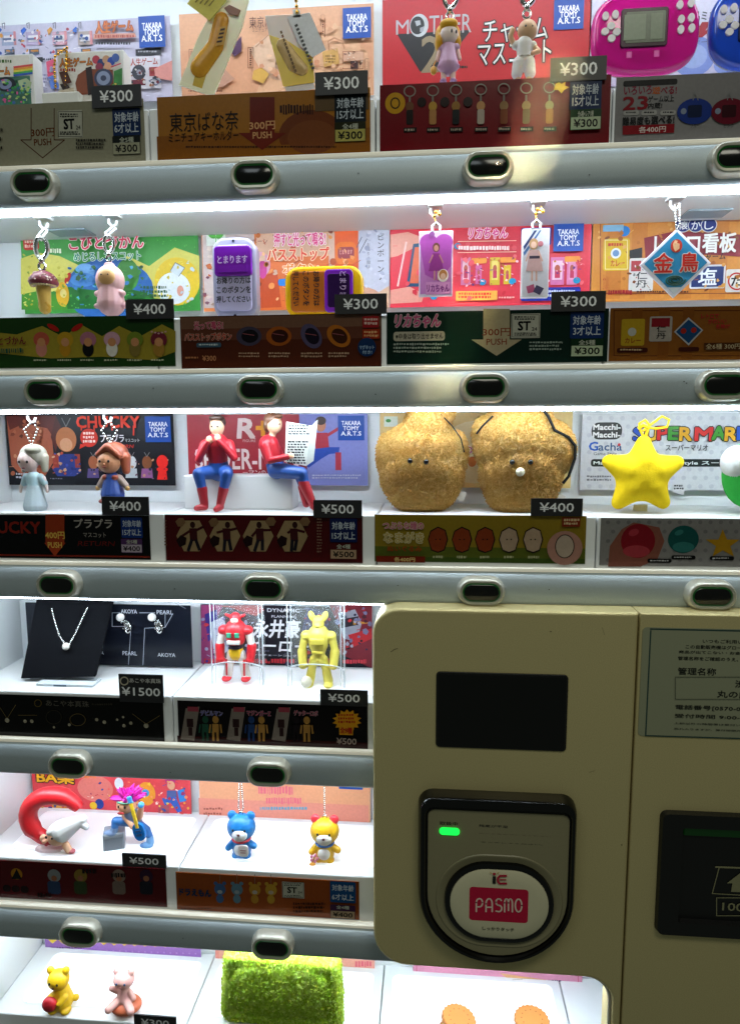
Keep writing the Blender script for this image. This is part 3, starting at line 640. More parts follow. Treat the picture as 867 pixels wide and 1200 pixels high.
c.poly([(457, 275), (478, 272), (500, 280), (486, 290), (466, 300), (457, 302)], '#e8b0a0'); c.poly([(457, 340), (480, 336), (497, 345), (494, 354), (457, 356)], '#e6aa9c'); c.poly([(484, 286), (497, 284), (492, 336), (476, 336)], '#2a5a7a'); c.poly([(486, 290), (494, 289), (490, 332), (480, 332)], '#d87a5a'); c.line([(476, 284), (466, 335)], 2, '#f4d8d4')
for x, w, cl, c2 in ((540, 11, '#d88ab0', '#f0d0d8'), (557, 7, '#d878a8', '#c86a98'), (574, 11, '#d8c04a', '#e8d880'), (590, 8, '#e0c43a', '#e8d060'), (645, 15, '#d884b0', '#f0d0e0'), (664, 11, '#e090b8', '#e8a8c8')):
    hh = 32 if w > 9 else 22; y0 = 302 if w > 9 else 311; c.rect(x, y0, x + w, y0 + hh, cl); c.rect(x + 2, y0 + 4, x + w - 2, y0 + hh - 6, c2); c.ell(x + w / 2, y0 + hh * .4, w * .2, hh * .12, '#c0705a'); c.rect(x + w * .3, y0 + hh * .48, x + w * .7, y0 + hh * .75, '#c84a6a')
for x, y in ((552, 303), (586, 302), (661, 301)): c.rect(x, y, x + 18, y + 6, '#e8a24a', r=1.5)
for x, y in ((565, 331), (600, 330), (675, 329), (508, 348), (536, 289)): c.ell(x, y, 4, 3.4, '#2a9ac0')
c.rect(534, 342, 582, 352, '#e4b05a'); c.fine(537, 343, 580, 351, 2, '#c8402a', .7); c.rect(610, 338, 679, 352, '#2a3a9a', r=2); c.fine(640, 340, 676, 350, 2, '#d8dcf0', .6); c.rect(610, 268, 645, 288, '#2a3a9a', r=2); c.fine(584, 348, 604, 351, 1, '#f0c0b8')
c.busy(540, 302, 682, 336, 80, ['#f0c8d4', '#a83a58', '#e8a0b8', '#fbe0d8', '#7a4a8a', '#c8803a'], 2.2); c.busy(460, 270, 690, 352, 40, ['#e0606c', '#cc3a4c', '#e87a80'], 5)
c.part('title_lettering'); c.text('リカちゃん', 549, 268, 594, 280, '#e46aa4', bold=.05, out='#fbe4ea', ow=.09, shear=.15); c.fine(537, 289, 601, 294, 1, '#fbe8e4', .9); c.line([(536, 284), (604, 283)], .6, '#f8d8c0'); c.line([(536, 297), (604, 296)], .6, '#f8d8c0')
maker_badge(c, 648, 263, 682, 295); c.done()
c = Card('product_poster', 'brown retro signboard poster with maroon ribbon and white title', 'poster', (695, 255), (900, 350), YB, '#cf9248', group=GP)
c.part('picture')
for x in (712, 741, 795, 835): c.rect(x, 256, x + 14, 350, '#c5853e')
c.frame(703, 259, 890, 344, .9, '#8a4a34'); c.ell(731, 271, 6, 5.5, '#3a8ac8'); c.rect(706, 264, 730, 271, '#8fb8d0'); c.poly([(735, 294), (752, 290), (752, 302), (738, 304)], '#2a2228'); c.poly([(754, 279), (790, 271), (840, 273), (880, 276), (880, 302), (840, 299), (795, 298), (756, 308)], '#8e1f34')
c.rect(707, 280, 736, 317, '#d6b82e', r=3); c.frame(708.5, 281.5, 734.5, 315.5, .6, '#f0e8c0'); c.ell(721, 297, 5.5, 5.5, '#e8e8e4'); c.ell(721, 297, 3.5, 3.5, '#7a9ac0'); c.text('カレー', 715, 305, 731, 312, '#c03a28', bold=.03); c.fine(712, 285, 732, 289, 1, '#c03a28', .8)
c.rect(737, 303, 764, 341, '#dcd8d4', r=2); c.rect(739, 306, 750, 318, '#b04a50'); c.text('仁\n丹', 745, 319, 757, 337, '#2a2a30', bold=.02)
c.rect(808, 311, 848, 338, '#d8d8dc', r=2); c.rect(810, 313, 846, 336, '#2c3f74'); c.text('塩', 818, 315, 838, 334, '#eceef2', bold=.03); c.rect(850, 316, 884, 342, '#dedad4', r=2); c.ell(862, 330, 9, 9, '#e8e6e2'); c.ring(862, 330, 9.5, 9.5, 1.6, '#c0342c'); c.text('た', 856, 324, 868, 335, '#2a2228', bold=.05)
c.fine(712, 340, 742, 346, 1, '#a02a30', .8); c.text('かわいい', 706, 322, 712, 340, '#a8382c', bold=.0, rot=.0); c.fine(745, 341, 815, 343.5, 1, '#6a3a28', .8)
c.busy(700, 262, 866, 346, 70, ['#b87a34', '#d8a25a', '#a8682c', '#e0b470', '#8a5424'], 4); c.busy(740, 305, 762, 340, 14, ['#8a8a8c', '#b8403c', '#e8e4e0'], 2)
c.part('title_lettering')
for x, t in ((799, '懐'), (814, 'か'), (829, 'し')): c.ell(x, 264.5, 8.5, 7.6, '#e0dcd8'); c.ell(x, 264.5, 7.7, 6.9, '#243a80'); c.text(t, x - 5, 260, x + 5, 269.5, '#f2f0ec', bold=.02)
c.text('レトロ看板', 766, 276, 860, 296, '#f4efea', bold=.045); c.text('チャーム', 817, 298, 848, 305, '#241a20', bold=.03); c.done()
# --- bay 2
c = Card('product_poster', 'black poster with dripping orange title behind the two dangling dolls', 'poster', (6, 485), (206, 569), YB, '#151522', group=GP)
c.part('picture')
c.poly([(8, 487), (52, 487), (60, 500), (64, 540), (52, 560), (30, 562), (14, 545)], '#a8644a'); c.poly([(8, 487), (66, 487), (68, 520), (56, 502), (30, 496), (12, 504)], '#6a2a20'); c.poly([(66, 487), (72, 500), (66, 530), (60, 512)], '#5a241c')
c.ell(78, 515, 13, 15, '#b87a50'); c.ell(78, 521, 8, 8, '#d0a080'); c.poly([(66, 532), (90, 532), (96, 553), (88, 558), (68, 558), (62, 550)], '#3a4a8a'); c.rect(62, 532, 70, 548, '#a04a3a'); c.rect(88, 532, 95, 548, '#a04a3a'); c.line([(73, 490), (78, 500), (83, 490)], 1, '#8a8a8a')
c.ell(105, 513, 11, 11, '#d0402c'); c.poly([(95, 520), (94, 526), (102, 522)], '#d0402c'); c.fine(98, 506, 113, 520, 3, '#f6e0d8', .6)
for x, a, b_ in ((110, '#a86a4a', '#6a5a8a'), (155, '#d8d8d8', '#c8ccd0'), (173, '#8a5a3a', '#a06a9a')): c.ell(x, 542, 6, 8, a); c.poly([(x - 6, 549), (x + 6, 549), (x + 7, 560), (x - 7, 560)], b_); c.line([(x - 3, 530), (x, 535), (x + 3, 530)], .7, '#8a8a8a')
c.ell(191, 541, 7, 8, '#d8342c'); c.poly([(187, 548), (195, 548), (197, 562), (185, 562)], '#d8342c'); c.ell(191, 550, 7, 3, '#d8342c'); c.fine(20, 554, 34, 562, 2, '#c8c8d0', .5); c.fine(60, 560, 76, 562, 1, '#8a8a92')
c.busy(12, 490, 56, 560, 40, ['#b87458', '#8a4a34', '#c89070', '#6a3424'], 4); c.busy(63, 530, 95, 556, 30, ['#2a3a7a', '#b05a44', '#d0a88a', '#4a5aa8'], 3); c.busy(104, 536, 200, 562, 50, ['#3a3a54', '#8a6a7a', '#c8a080', '#20202e'], 2.5)
c.part('title_lettering'); c.text('CHUCKY', 91, 488, 165, 501, '#d84626', bold=.07)
for x, l in ((97, 3), (112, 4), (133, 3), (158, 9)): c.line([(x, 499), (x, 501 + l)], 1.6, '#d84626')
c.text('プラプラ', 119, 509, 147, 518, '#f0eef0', bold=.03); c.text('マスコット', 148, 514, 165, 518, '#f0eef0', bold=.0); c.text('RETURN', 132, 521, 158, 525, '#c83a2a', bold=.02, shear=.2)
maker_badge(c, 171, 488, 202, 518); c.done()
c = Card('product_poster', 'half red half lavender poster behind the two seated figures', 'poster', (219, 486), (431, 569), YB, '#9296cc', group=GP)
c.part('picture'); c.rect(219, 486, 352, 569, '#aa3a46')
c.ell(376, 498, 6, 8, '#c08a70'); c.ell(376, 493, 6.2, 5, '#4a3028'); c.poly([(368, 507), (384, 507), (386, 526), (370, 528)], '#b04050'); c.poly([(368, 526), (386, 524), (398, 524), (397, 531), (386, 532), (376, 538), (362, 548), (356, 545)], '#3a5aa8'); c.rect(393, 530, 400, 551, '#b04858'); c.line([(384, 510), (397, 502)], 3.5, '#b04050'); c.rect(352, 540, 360, 552, '#8a3a48'); c.fine(366, 556, 424, 562, 2, '#c8cce0', .5)
c.part('title_lettering'); c.text('R', 279, 491, 300, 513, '#ead8d4', bold=.08, shear=.1); c.poly([(300, 499), (306, 499), (306, 493), (311, 493), (311, 499), (318, 499), (318, 504), (311, 504), (311, 511), (306, 511), (306, 504), (300, 504)], '#e0a22c'); c.text('FIGURE', 285, 515, 300, 518, '#e0c0bc', bold=0)
c.text('SPIDER-MAN', 229, 526, 350, 550, '#ecdcd8', bold=.03); c.text('ーマンの', 285, 551, 312, 557, '#ead0cc', bold=.02); maker_badge(c, 396, 487, 427, 516); c.done()
c = Card('product_poster', 'cream yellow poster behind the two brown fleece plushes', 'poster', (445, 484), (668, 572), YB, '#e9cf94', group=GP)
c.part('picture'); c.ell(556, 530, 40, 36, '#eeddb4'); c.ell(553, 541, 5, 6, '#d88a50'); c.rect(450, 488, 466, 500, '#e8efe0'); c.ell(455, 493, 3, 2, '#60a860'); c.fine(455, 553, 462, 558, 1, '#9a7a50')
c.part('title_lettering'); c.text('の', 543, 523, 553, 532, '#d86a9a', bold=.03, out='#fbf0f0', ow=.08); c.done()
c = Card('product_poster', 'white dotted poster with multicoloured title behind the yellow star plush', 'poster', (682, 485), (900, 575), YB, '#d9dade', group=GP)
c.part('picture')
for i in range(15):
    for j in range(9): c.ell(690 + i * 13 + (j % 2) * 6.5, 490 + j * 10, 2.6, 2.6, '#cbccd4', 10); c.n -= 1
c.n += 2
c.rect(693, 495, 728, 515, '#3a3c3c', r=8); c.text('Macchi-\nMacchi-', 695, 497.5, 726, 512.5, '#f0f0f0', bold=.05); c.text('G', 690, 518, 700, 528, '#2a6ac0', bold=.06); c.text('acha', 701, 519, 728, 528, '#4a6a90', bold=.04); c.ell(725, 521, 1.6, 1.6, '#d04a4a'); c.text('Game Style', 695, 530, 722, 534.5, '#3a3a40', bold=.01)
c.rect(692, 538, 900, 547, '#2e3434', r=3); c.text('Macchi-Macchi- Game Style スーパーマリオ', 695, 540, 898, 545.5, '#e8ecec', bold=.04); c.fine(687, 557, 716, 565, 2, '#8a8a90', .5)
c.poly([(788, 566), (802, 570), (800, 580), (787, 576)], '#d8d8da'); c.fine(789, 568, 801, 574, 2, '#4a4a50', .7)
c.part('title_lettering'); x = 742
for t, w, cl in (('S', 14, '#2a5ab8'), ('U', 14, '#e0b428'), ('P', 13, '#c8322c'), ('E', 13, '#4a9a38'), ('R', 14, '#d8a824'), ('', 4, '#000000'), ('M', 20, '#c8322c'), ('A', 15, '#4a9a38'), ('R', 14, '#e0b020'), ('I', 7, '#2a62b8'), ('O', 17, '#c83a30')):
    if t: c.text(t, x, 500 + (w % 3) * .6, x + w - 1, 516 - (w % 2), cl, bold=.09, out='#2a2228', ow=.14)
    x += w
c.text('スーパーマリオ', 779, 521, 828, 528, '#4a4a50', bold=.03); c.done()
# --- bay 3
c = Card('jewellery_board', 'black board with white line drawing that holds the pearl earrings', 'display board', (30, 706), (226, 782), .070, '#10131c', m=GLOSS)
c.part('line_drawing')
for t, x0, y0, x1 in (('AKOYA', 142, 714, 161), ('PEARL', 184, 715, 203), ('PEARL', 144, 763, 161), ('AKOYA', 185, 765, 206), ('AKOYA', 104, 762, 122)): c.text(t, x0, y0, x1, y0 + 5, '#c8ccd4', bold=.01)
for p in ([(141, 718), (132, 718), (132, 734), (154, 734), (151, 779)], [(164, 718), (182, 718)], [(203, 719), (194, 735), (170, 736), (168, 780)], [(205, 706), (218, 713)]): c.line(p, .6, '#aab0bc')
c.line([(194, 719), (194, 735)], .6, '#aab0bc'); c.done()
c = Card('product_poster', 'dark comic robot poster with white brush title behind the clear trays', 'poster', (235, 708), (436, 784), YB, '#1d1a2c', group=GP)
c.part('picture')
c.poly([(236, 709), (262, 709), (254, 725), (262, 745), (250, 783), (236, 783)], '#a04a7a'); c.poly([(240, 720), (254, 714), (258, 740), (244, 752)], '#4a3a8a'); c.poly([(246, 730), (262, 722), (272, 760), (252, 772)], '#c0c4d4'); c.poly([(252, 710), (270, 712), (300, 722), (310, 715), (306, 709)], '#a83a34')
c.poly([(386, 709), (436, 709), (436, 783), (420, 776), (396, 765), (400, 740)], '#8a3040'); c.poly([(396, 718), (416, 714), (424, 730), (418, 752), (402, 748)], '#a8aab8'); c.poly([(398, 726), (420, 722), (420, 732), (400, 736)], '#3a3442'); c.poly([(408, 744), (436, 736), (436, 748), (414, 758)], '#c83a44'); c.poly([(414, 727), (435, 730), (414, 732)], '#d0a040'); c.poly([(360, 712), (385, 716), (384, 735), (352, 745)], '#4a4a78')
for i in range(20): x = random.uniform(300, 400); y = random.uniform(748, 775); c.line([(x, y), (x + random.uniform(2, 9), y)], .6, '#6a6a80')
c.fine(240, 771, 350, 777, 1, '#c83848', .9); c.fine(352, 771, 400, 777, 1, '#e0707a', .9); c.fine(402, 772, 432, 777, 1, '#d85060', .9)
c.busy(238, 712, 300, 780, 60, ['#5a3a8a', '#a8a8c0', '#c84a54', '#28203a', '#7a7ab0'], 4); c.busy(352, 712, 434, 768, 70, ['#3a3a5a', '#8a8aa8', '#c8404a', '#20182c', '#b8b8c8', '#5a2a3a'], 4); c.busy(290, 735, 370, 780, 40, ['#2a2640', '#3a3658', '#14101e'], 4)
c.part('title_lettering'); c.text('DYNAMIC', 314, 712, 352, 717, '#e8e8ee', bold=.05); c.text('PLANNING', 319, 720, 348, 723.5, '#d8d8e0', bold=.02); c.text('永井豪', 298, 725, 352, 747, '#f2f2f6', bold=.045, shear=.15); c.text('ヒーロー', 292, 749, 362, 763, '#f2f2f6', bold=.06, shear=.15); c.text('ソフビチェーンコレクション', 292, 765, 366, 769, '#d0d0d8', bold=.02); c.done()
# --- bay 4
c = Card('product_poster', 'coral red poster with yellow and black brush title behind the red ring', 'poster', (37, 898), (225, 961), YB, '#d8555c', group=GP)
c.part('picture')
c.ell(112, 924, 24, 18, '#e08a80'); c.ell(70, 945, 10, 5, '#e0a83a'); c.ell(58, 948, 6, 3, '#f0d8c0'); c.ell(117, 942, 6, 7, '#2a4a9a'); c.ell(110, 944, 5, 5, '#e8c83a'); c.ell(172, 930, 12, 16, '#e2a03a'); c.ell(171, 929, 5, 5, '#4aa0d0'); c.ell(152, 938, 10, 8, '#4a7ac0'); c.ell(140, 918, 6, 8, '#dfe8f0')
c.ell(200, 914, 7, 5, '#c03a8a'); c.ell(201, 920, 5, 6, '#e0b090'); c.poly([(196, 926), (207, 926), (208, 934), (196, 935)], '#5a6a9a'); c.poly([(190, 935), (206, 933), (214, 950), (209, 952), (200, 940), (194, 944)], '#3a6ab8'); c.poly([(208, 926), (216, 924), (219, 938), (211, 940)], '#3a8ac8'); c.rect(186, 943, 199, 953, '#b0606a'); c.fine(70, 955, 110, 959, 1, '#f0b0a8'); c.fine(150, 957, 220, 959.5, 1, '#f0b0a8')
c.busy(45, 915, 222, 958, 110, ['#e8706c', '#c8404c', '#f0a070', '#3a5a9a', '#e8c850', '#f0dcd0', '#a83a6a'], 3)
c.part('title_lettering'); c.text('BA楽', 44, 902, 88, 918, '#e8b428', bold=.06, out='#3a1a20', ow=.12); c.fine(88, 903, 116, 911, 1, '#e8902a', .9); c.done()
c = Card('product_poster', 'pale orange and pink poster with soft pink title in lower bay', 'poster', (233, 905), (434, 974), YB, '#eab08c', group=GP)
c.part('picture'); c.rect(233, 935, 432, 974, '#e8a08e'); c.rect(233, 955, 432, 974, '#e4908c'); c.rect(397, 905, 425, 925.5, '#1458a8'); c.fine(239, 946, 262, 957, 2, '#b0685a', .5); c.fine(239, 958, 250, 961, 1, '#b0685a')
c.part('title_lettering'); c.fine(303, 921, 350, 931, 1, '#e8808f', .9); c.fine(312, 934, 357, 942, 1, '#e8808f', .9); c.fine(305, 945, 362, 949, 1, '#7ab0c4', .9); c.done()
# --- bay 5
c = Card('product_poster', 'purple polka dot poster with zigzag yellow top in the bottom bay', 'poster', (52, 1086), (236, 1133), YB, '#a077b8', group=GP)
c.part('picture'); y = 1103
c.poly([(52, 1086), (236, 1092)] + [(236 - 6 * i, 1107 + (5 if i % 2 else 0) - i * .22) for i in range(31)], '#e4c850')
for i in range(15):
    for j in range(3): c.ell(126 + i * 7.4 + (j % 2) * 3.7, 1114 + j * 7 + i * .25, 1.3, 1.3, '#b793ca', 10); c.n -= 1
c.n += 2; c.rect(57, 1119.5, 137, 1125.5, '#4a3a5a', r=2.5); c.fine(60, 1121, 134, 1124, 1, '#d8c8e4', .9); c.fine(60, 1109, 104, 1117, 2, '#6a4a80', .5)
c.part('title_lettering'); c.text('POKÉMON', 200, 1121, 228, 1130, '#d8c860', bold=.05, shear=.2); c.done()
c = Card('product_poster', 'narrow pale pink poster with hearts beside the green fleece pouch', 'poster', (252, 1098), (439, 1152), YB, '#e8aea2', group=GP)
c.part('picture'); c.fine(416, 1126, 438, 1133, 1, '#e0788a', .9); c.text('♡♡♡♡', 408, 1138, 437, 1145, '#d86a80', bold=.02); c.rect(252, 1100, 258, 1150, '#e49c94'); c.done()
c = Card('product_poster', 'pink poster with wavy red border under the payment panel', 'poster', (484, 1122), (681, 1167), YB, '#e2a4bc', group=GP)
c.part('picture'); c.line([(488 + i * 2, 1150 + i * .13 + 1.3 * math.sin(i * .9)) for i in range(95)], .9, '#c84a6a'); c.line([(488, 1124), (488, 1150)], .8, '#c84a6a'); c.line([(677, 1130), (677, 1162)], .8, '#c84a6a')
c.ell(527, 1146, 16, 6, '#d898a0'); c.ell(535, 1147, 8, 5, '#cf8c98'); c.poly([(585, 1140), (640, 1148), (600, 1150)], '#e4b88a'); c.fine(616, 1148, 664, 1155, 2, '#6a5a78', .6); c.fine(572, 1149, 584, 1152, 1, '#5a4a60'); c.done()

# ================================================================== INFO CARDS ON THE SHELF FRONTS
YI = 0.0095
GI = 'information cards on the shelf fronts'
def age_badge(c, x0, y0, x1, y1, age, bg='#17345e', n='全5種', price='¥300', pc='#b8c4a8', pb='#20301c', ym=None):
    c.part('age_badge'); h = y1 - y0; ym = ym or y0 + h * .60; c.rect(x0, y0, x1, ym - .8, bg, r=1.5)
    w = x1 - x0; hh = ym - y0
    c.text('対象年齢', x0 + w * .08, y0 + hh * .14, x1 - w * .08, y0 + hh * .46, '#c4ccd4', bold=.02)
    c.text(age, x0 + w * .08, y0 + hh * .54, x1 - w * .08, y0 + hh * .86, '#c4ccd4', bold=.02)
    c.part('price_badge'); c.rect(x0 + .3, ym, x1 - .3, y1, pb, r=1.5); hp = y1 - ym
    c.text(n, x0 + w * .25, ym + hp * .07, x1 - w * .25, ym + hp * .34, '#c0c4b4', bold=.02); c.rect(x0 + 1, ym + hp * .40, x1 - 1, y1 - .8, pc)
    c.text(price, x0 + w * .12, ym + hp * .50, x1 - w * .12, y1 - hp * .14, '#14140f', bold=.045)
def st_mark(c, x0, y0, x1, y1):
    c.part('safety_mark'); c.rect(x0, y0, x1, y1, '#b8b8aa'); w, h = x1 - x0, y1 - y0; c.frame(x0 + 1, y0 + 1, x1 - 1, y1 - 1, .5, '#20201c')
    c.text('ST', x0 + w * .24, y0 + h * .32, x0 + w * .66, y0 + h * .68, '#10100e', bold=.08); c.text('24', x0 + w * .72, y0 + h * .56, x0 + w * .9, y0 + h * .70, '#10100e', bold=.02)
    c.fine(x0 + w * .1, y0 + h * .1, x1 - w * .1, y0 + h * .27, 2, '#30302a', .6); c.fine(x0 + w * .1, y0 + h * .78, x1 - w * .1, y0 + h * .93, 2, '#30302a', .6)
def push_arrow(c, x0, x1, y0, y1, yh, body, price, word, tc, edge=None, wing=.45):
    c.part('push_arrow'); m = (x0 + x1) / 2; w = (x1 - x0); 
    pts = [(x0, y0), (x1, y0), (x1, yh), (x1 + w * wing, yh), (m, y1), (x0 - w * wing, yh), (x0, yh)]
    if body: c.poly(pts, body)
    if edge: c.line(pts[:1] + pts[:0:-1], 1.0, edge)
    c.text(price, m - w * .52, yh - 13, m + w * .52, yh - 4.5, tc, bold=.03); c.text(word, m - w * .38, yh - .8, m + w * .38, yh + 6, tc, bold=.03)
def icard(label, tl, br, col): return Card('information_card', label, 'information card', tl, br, YI, col, m=GLOSS, group=GI, thick=.0006)
c = icard('off white card with an outlined arrow, below the board game boxes', (-14, 124), (171, 191), '#9c9a86')
push_arrow(c, 37, 64, 127, 185, 164, None, '300円', 'PUSH', '#6a3a1c', '#5a3020'); st_mark(c, 68, 130, 98, 161)
age_badge(c, 132, 128, 166, 181, '6才以上', price='¥300', pb='#1c2420', pc='#a8a892'); c.part('lettering'); c.fine(90, 163, 126, 176, 3, '#30302a', .6); c.fine(-6, 150, 5, 182, 3, '#30302a', .4); c.done()
c = icard('amber brown card with banana sweet picture and dark red arrow', (184, 114), (434, 183), '#a8752a')
c.part('picture'); c.rect(184, 160, 434, 183, '#95611f'); c.ell(364, 158, 36, 26, '#7a4420'); c.rect(326, 170, 402, 184, '#95611f'); c.ell(366, 161, 28, 18, '#84502a'); c.fine(328, 122, 372, 134, 1, '#3a1c10', .9); c.fine(218, 171, 400, 174, 1, '#4a2c14', .7); c.rect(369, 112, 432, 128, '#6e5a40')
push_arrow(c, 293, 322, 114, 176, 156, '#7a2e18', '300円', 'PUSH', '#d8a878'); c.cur = c.parts['push_arrow']
c.part('lettering'); c.text('東京ばな奈', 199, 133, 280, 152, '#2c1c0e', bold=.01); c.text('ミニチュアキーホルダー', 198, 156, 280, 164, '#2c1c0e', bold=.0)
age_badge(c, 392, 111, 429, 166, '15才以上', bg='#1c2830', n='全4種', pc='#b8b068', pb='#303010'); c.done()
c = icard('deep red card picturing a row of charms on split rings', (445, 100), (713, 169), '#7c1020')
c.part('picture'); c.ell(463, 121, 11, 11, '#c89a20'); c.ring(463, 121, 5, 6, 1.4, '#3a2408')
for i, x in enumerate((480, 507, 534, 563, 590, 616, 643)):
    c.ring(x, 107 - i * .5, 6.5, 6, 1.2, '#9a948c', 16); c.line([(x, 113), (x, 119)], 2, '#8a847c'); c.ell(x, 125, 4.5, 5, ['#7a5238', '#c09a4a', '#a07a40', '#c4986a', '#a08058', '#9a7a5a', '#a88a6a'][i]); c.rect(x - 4, 129, x + 4, 146, ['#2a1c1c', '#b88a5a', '#20242a', '#b8aca0', '#8a5030', '#7a6048', '#a86a40'][i], r=2)
    c.rect(x - 7, 150, x + 8, 155, '#1e0a0c'); c.fine(x - 6, 151, x + 7, 154, 1, '#a89c90', .8)
    if i < 3: c.ell(x + 14, 120, 5, 5, '#2a0c10')
c.poly([(650, 100), (654, 98), (657, 100), (662, 97), (661, 102), (666, 104), (660, 107), (657, 111), (653, 107), (648, 107)], '#d8a428')
age_badge(c, 667, 96, 703, 153, '15才以上', n='全6種+レア1種', pb='#24482c'); c.done()
c = icard('pale grey card about 23 pocket games at the far upper right', (722, 91), (905, 160), '#8d8b8c')
c.part('lettering'); c.rect(730, 95, 793, 99, '#26262a', r=2); x = 731
for t, x0, x1, cl in (('いろいろ', 731, 763, '#8a2848'), ('遊', 764, 773, '#b8642c'), ('べる!', 774, 792, '#8a2440')): c.text(t, x0, 102, x1, 110, cl, bold=.04)
c.text('23', 730, 114, 758, 128, '#8a1c2c', bold=.06); c.text('ゲーム以上', 759, 113, 789, 119, '#26262a', bold=.03); c.text('内蔵!', 759, 121, 775, 127, '#26262a', bold=.03)
for x in (730, 751, 773): c.rect(x, 130, x + 18, 135, '#a8a6a4', r=2); c.fine(x + 3, 131, x + 16, 134, 1, '#3a3a3e')
c.text('難易度も選べる!', 729, 138, 789, 145, '#222226', bold=.04); c.rect(729, 148, 789, 156, '#8c1c2a'); c.text('各400円', 748, 149, 779, 155, '#d8ccc8', bold=.03)
c.part('picture')
for x, cl, c2 in ((813, '#24408a', '#16284c'), (853, '#6e1830', '#40101e')): c.ell(x, 131, 18, 13, cl); c.rect(x - 8, 124, x + 8, 138, c2, r=2); c.ell(x - 13, 131, 3, 3, '#8a94a8'); c.line([(x - 2, 118), (x, 108), (x + 4, 118)], .8, '#8a8a8c')
c.text('ブルー', 808, 146, 818, 150, '#2a2a2e', bold=.0); c.text('ピンク', 847, 146, 858, 150, '#2a2a2e', bold=.0); c.done()
# bay 1
c = icard('dark green and yellow card picturing six small charms', (-20, 373), (206, 429), '#274a20')
c.part('picture'); c.poly([(-20, 388), (20, 392), (50, 382), (75, 395), (95, 380), (120, 394), (140, 382), (165, 394), (190, 380), (206, 388), (206, 412), (180, 422), (120, 418), (60, 420), (-20, 412)], '#a09238')
for x, a, b_, h in ((49, '#b8604c', '#c88a7a', 0), (77, '#b8962c', '#b88c28', 1), (104, '#b07888', '#1c1c1c', 0), (132, '#c8a0ac', '#e0dcd4', 0), (159, '#7a8a34', '#8a7a40', 0), (187, '#7a3040', '#a8843c', 2)):
    c.ell(x, 398, 10, 9, a); c.ell(x, 409, 7, 9, b_); c.ell(x, 401, 5, 5, '#c8946a'); c.fine(x - 9, 421, x + 9, 424, 1, '#c8ccb0')
    if h == 1: c.ell(x - 14, 384, 8, 3, '#b02a20', rot=-.5); c.ell(x + 14, 384, 8, 3, '#b02a20', rot=.5)
    if h == 2:
        for k in range(5): c.ell(x - 8 + 4 * k, 391 - abs(2 - k), 1.4, 1, '#c8a0a0', 8)
c.part('lettering'); c.text('こびとづかん', -18, 395, 32, 404, '#7c2434', bold=.03); c.fine(-10, 408, 30, 414, 1, '#2a5a4c', .9); c.done()
c = icard('brown bus button card with four tilted buttons and pink lettering', (211, 371), (447, 430), '#5a2c1a')
c.part('picture'); c.rect(212, 372, 447, 386, '#7a5a48'); c.rect(212, 386, 447, 396, '#6a4030')
for x, a, b_, r in ((292, '#4a4456', '#1c1620', 0), (327, '#a05a20', '#401c14', 0), (365, '#5c5470', '#20162a', .45), (397, '#b06e26', '#48240e', .3)):
    c.ell(x, 394, 15, 11, a, rot=-r * 2.2); c.ell(x + 1, 394, 10, 7.5, b_, rot=-r * 2.2); c.line([(x - 7, 391), (x + 6, 393)], .8, '#94565c'); c.fine(x - 12, 413, x + 14, 420, 2, '#b89880', .5)
c.part('lettering'); c.text('光って鳴る!', 228, 377, 262, 386, '#b03a64', bold=.04, out='#c8a8a0', ow=.07); c.text('バスストップボタン', 217, 391, 272, 399, '#b03a2a', bold=.04, out='#b8a090', ow=.08); c.rect(231, 402, 260, 407, '#4a6474', r=2); c.fine(234, 403, 258, 406, 1, '#c0ccd0'); c.text('¥300', 238, 417, 254, 423, '#c8906a', bold=.03); c.fine(218, 418, 234, 422, 1, '#b8805a')
c.part('age_badge'); c.rect(425, 371, 444, 384, '#a02a2e', r=1); c.fine(427, 373, 443, 382, 2, '#d8b8b0', .6); c.rect(425, 386, 445, 397, '#a03a1a', r=1); c.fine(427, 388, 444, 396, 2, '#d8a878', .6); c.ell(430, 407, 10.5, 10.5, '#1c3a64'); c.text('マグネット', 421.5, 405, 438.5, 409.5, '#a8c0d8', bold=.02); c.text('付き!', 425, 411, 436, 415, '#a8c0d8', bold=.02); c.done()
c = icard('dark green card with a pink title and a beige arrow', (453, 366), (711, 424), '#123028')
c.part('lettering'); c.text('リカちゃん', 463, 369, 516, 383, '#c45c88', bold=.05, out='#c8b8b8', ow=.09, shear=.15); c.rect(461, 389, 521, 399, '#b8b2a0', r=3); c.text('※中身は取り出せません', 463.5, 391, 519, 397, '#1c1c18', bold=.02); c.fine(461, 402, 526, 415, 3, '#a0aaa0', .5); c.fine(620, 400, 660, 412, 3, '#94a298', .5)
push_arrow(c, 566, 597, 362, 417, 398, '#b0a588', '300円', 'PUSH', '#8a4a34'); st_mark(c, 599, 368, 632, 396)
age_badge(c, 668, 366, 706, 418, '3才以上', bg='#1c3a6c', pb='#1c3c24'); c.done()
c = icard('brown wooden card picturing tiny retro signs in a row', (715, 361), (905, 421), '#8a5a24')
c.part('picture'); c.frame(719, 364, 900, 417, .8, '#5a2c18')
for x in (740, 772, 800): c.rect(x, 362, x + 10, 420, '#83521f')
c.rect(728, 374, 754, 405, '#b4982a', r=2); c.ell(740, 389, 4.5, 4.5, '#b8b8b0'); c.text('カレー', 732, 396, 750, 402, '#8a2c1c', bold=.03); c.rect(761, 371, 786, 400, '#a8a098', r=2); c.rect(763, 373, 784, 383, '#8a2430'); c.text('仁\n丹', 769, 382, 779, 397, '#26262a', bold=.02); c.poly([(789, 389), (806, 372), (823, 387), (806, 405)], '#b0b0b0'); c.poly([(791, 389), (806, 374.5), (821, 387), (806, 402.5)], '#24507a'); c.ell(800, 388, 3, 3, '#a03028'); c.ell(812, 387, 3, 3, '#a03028')
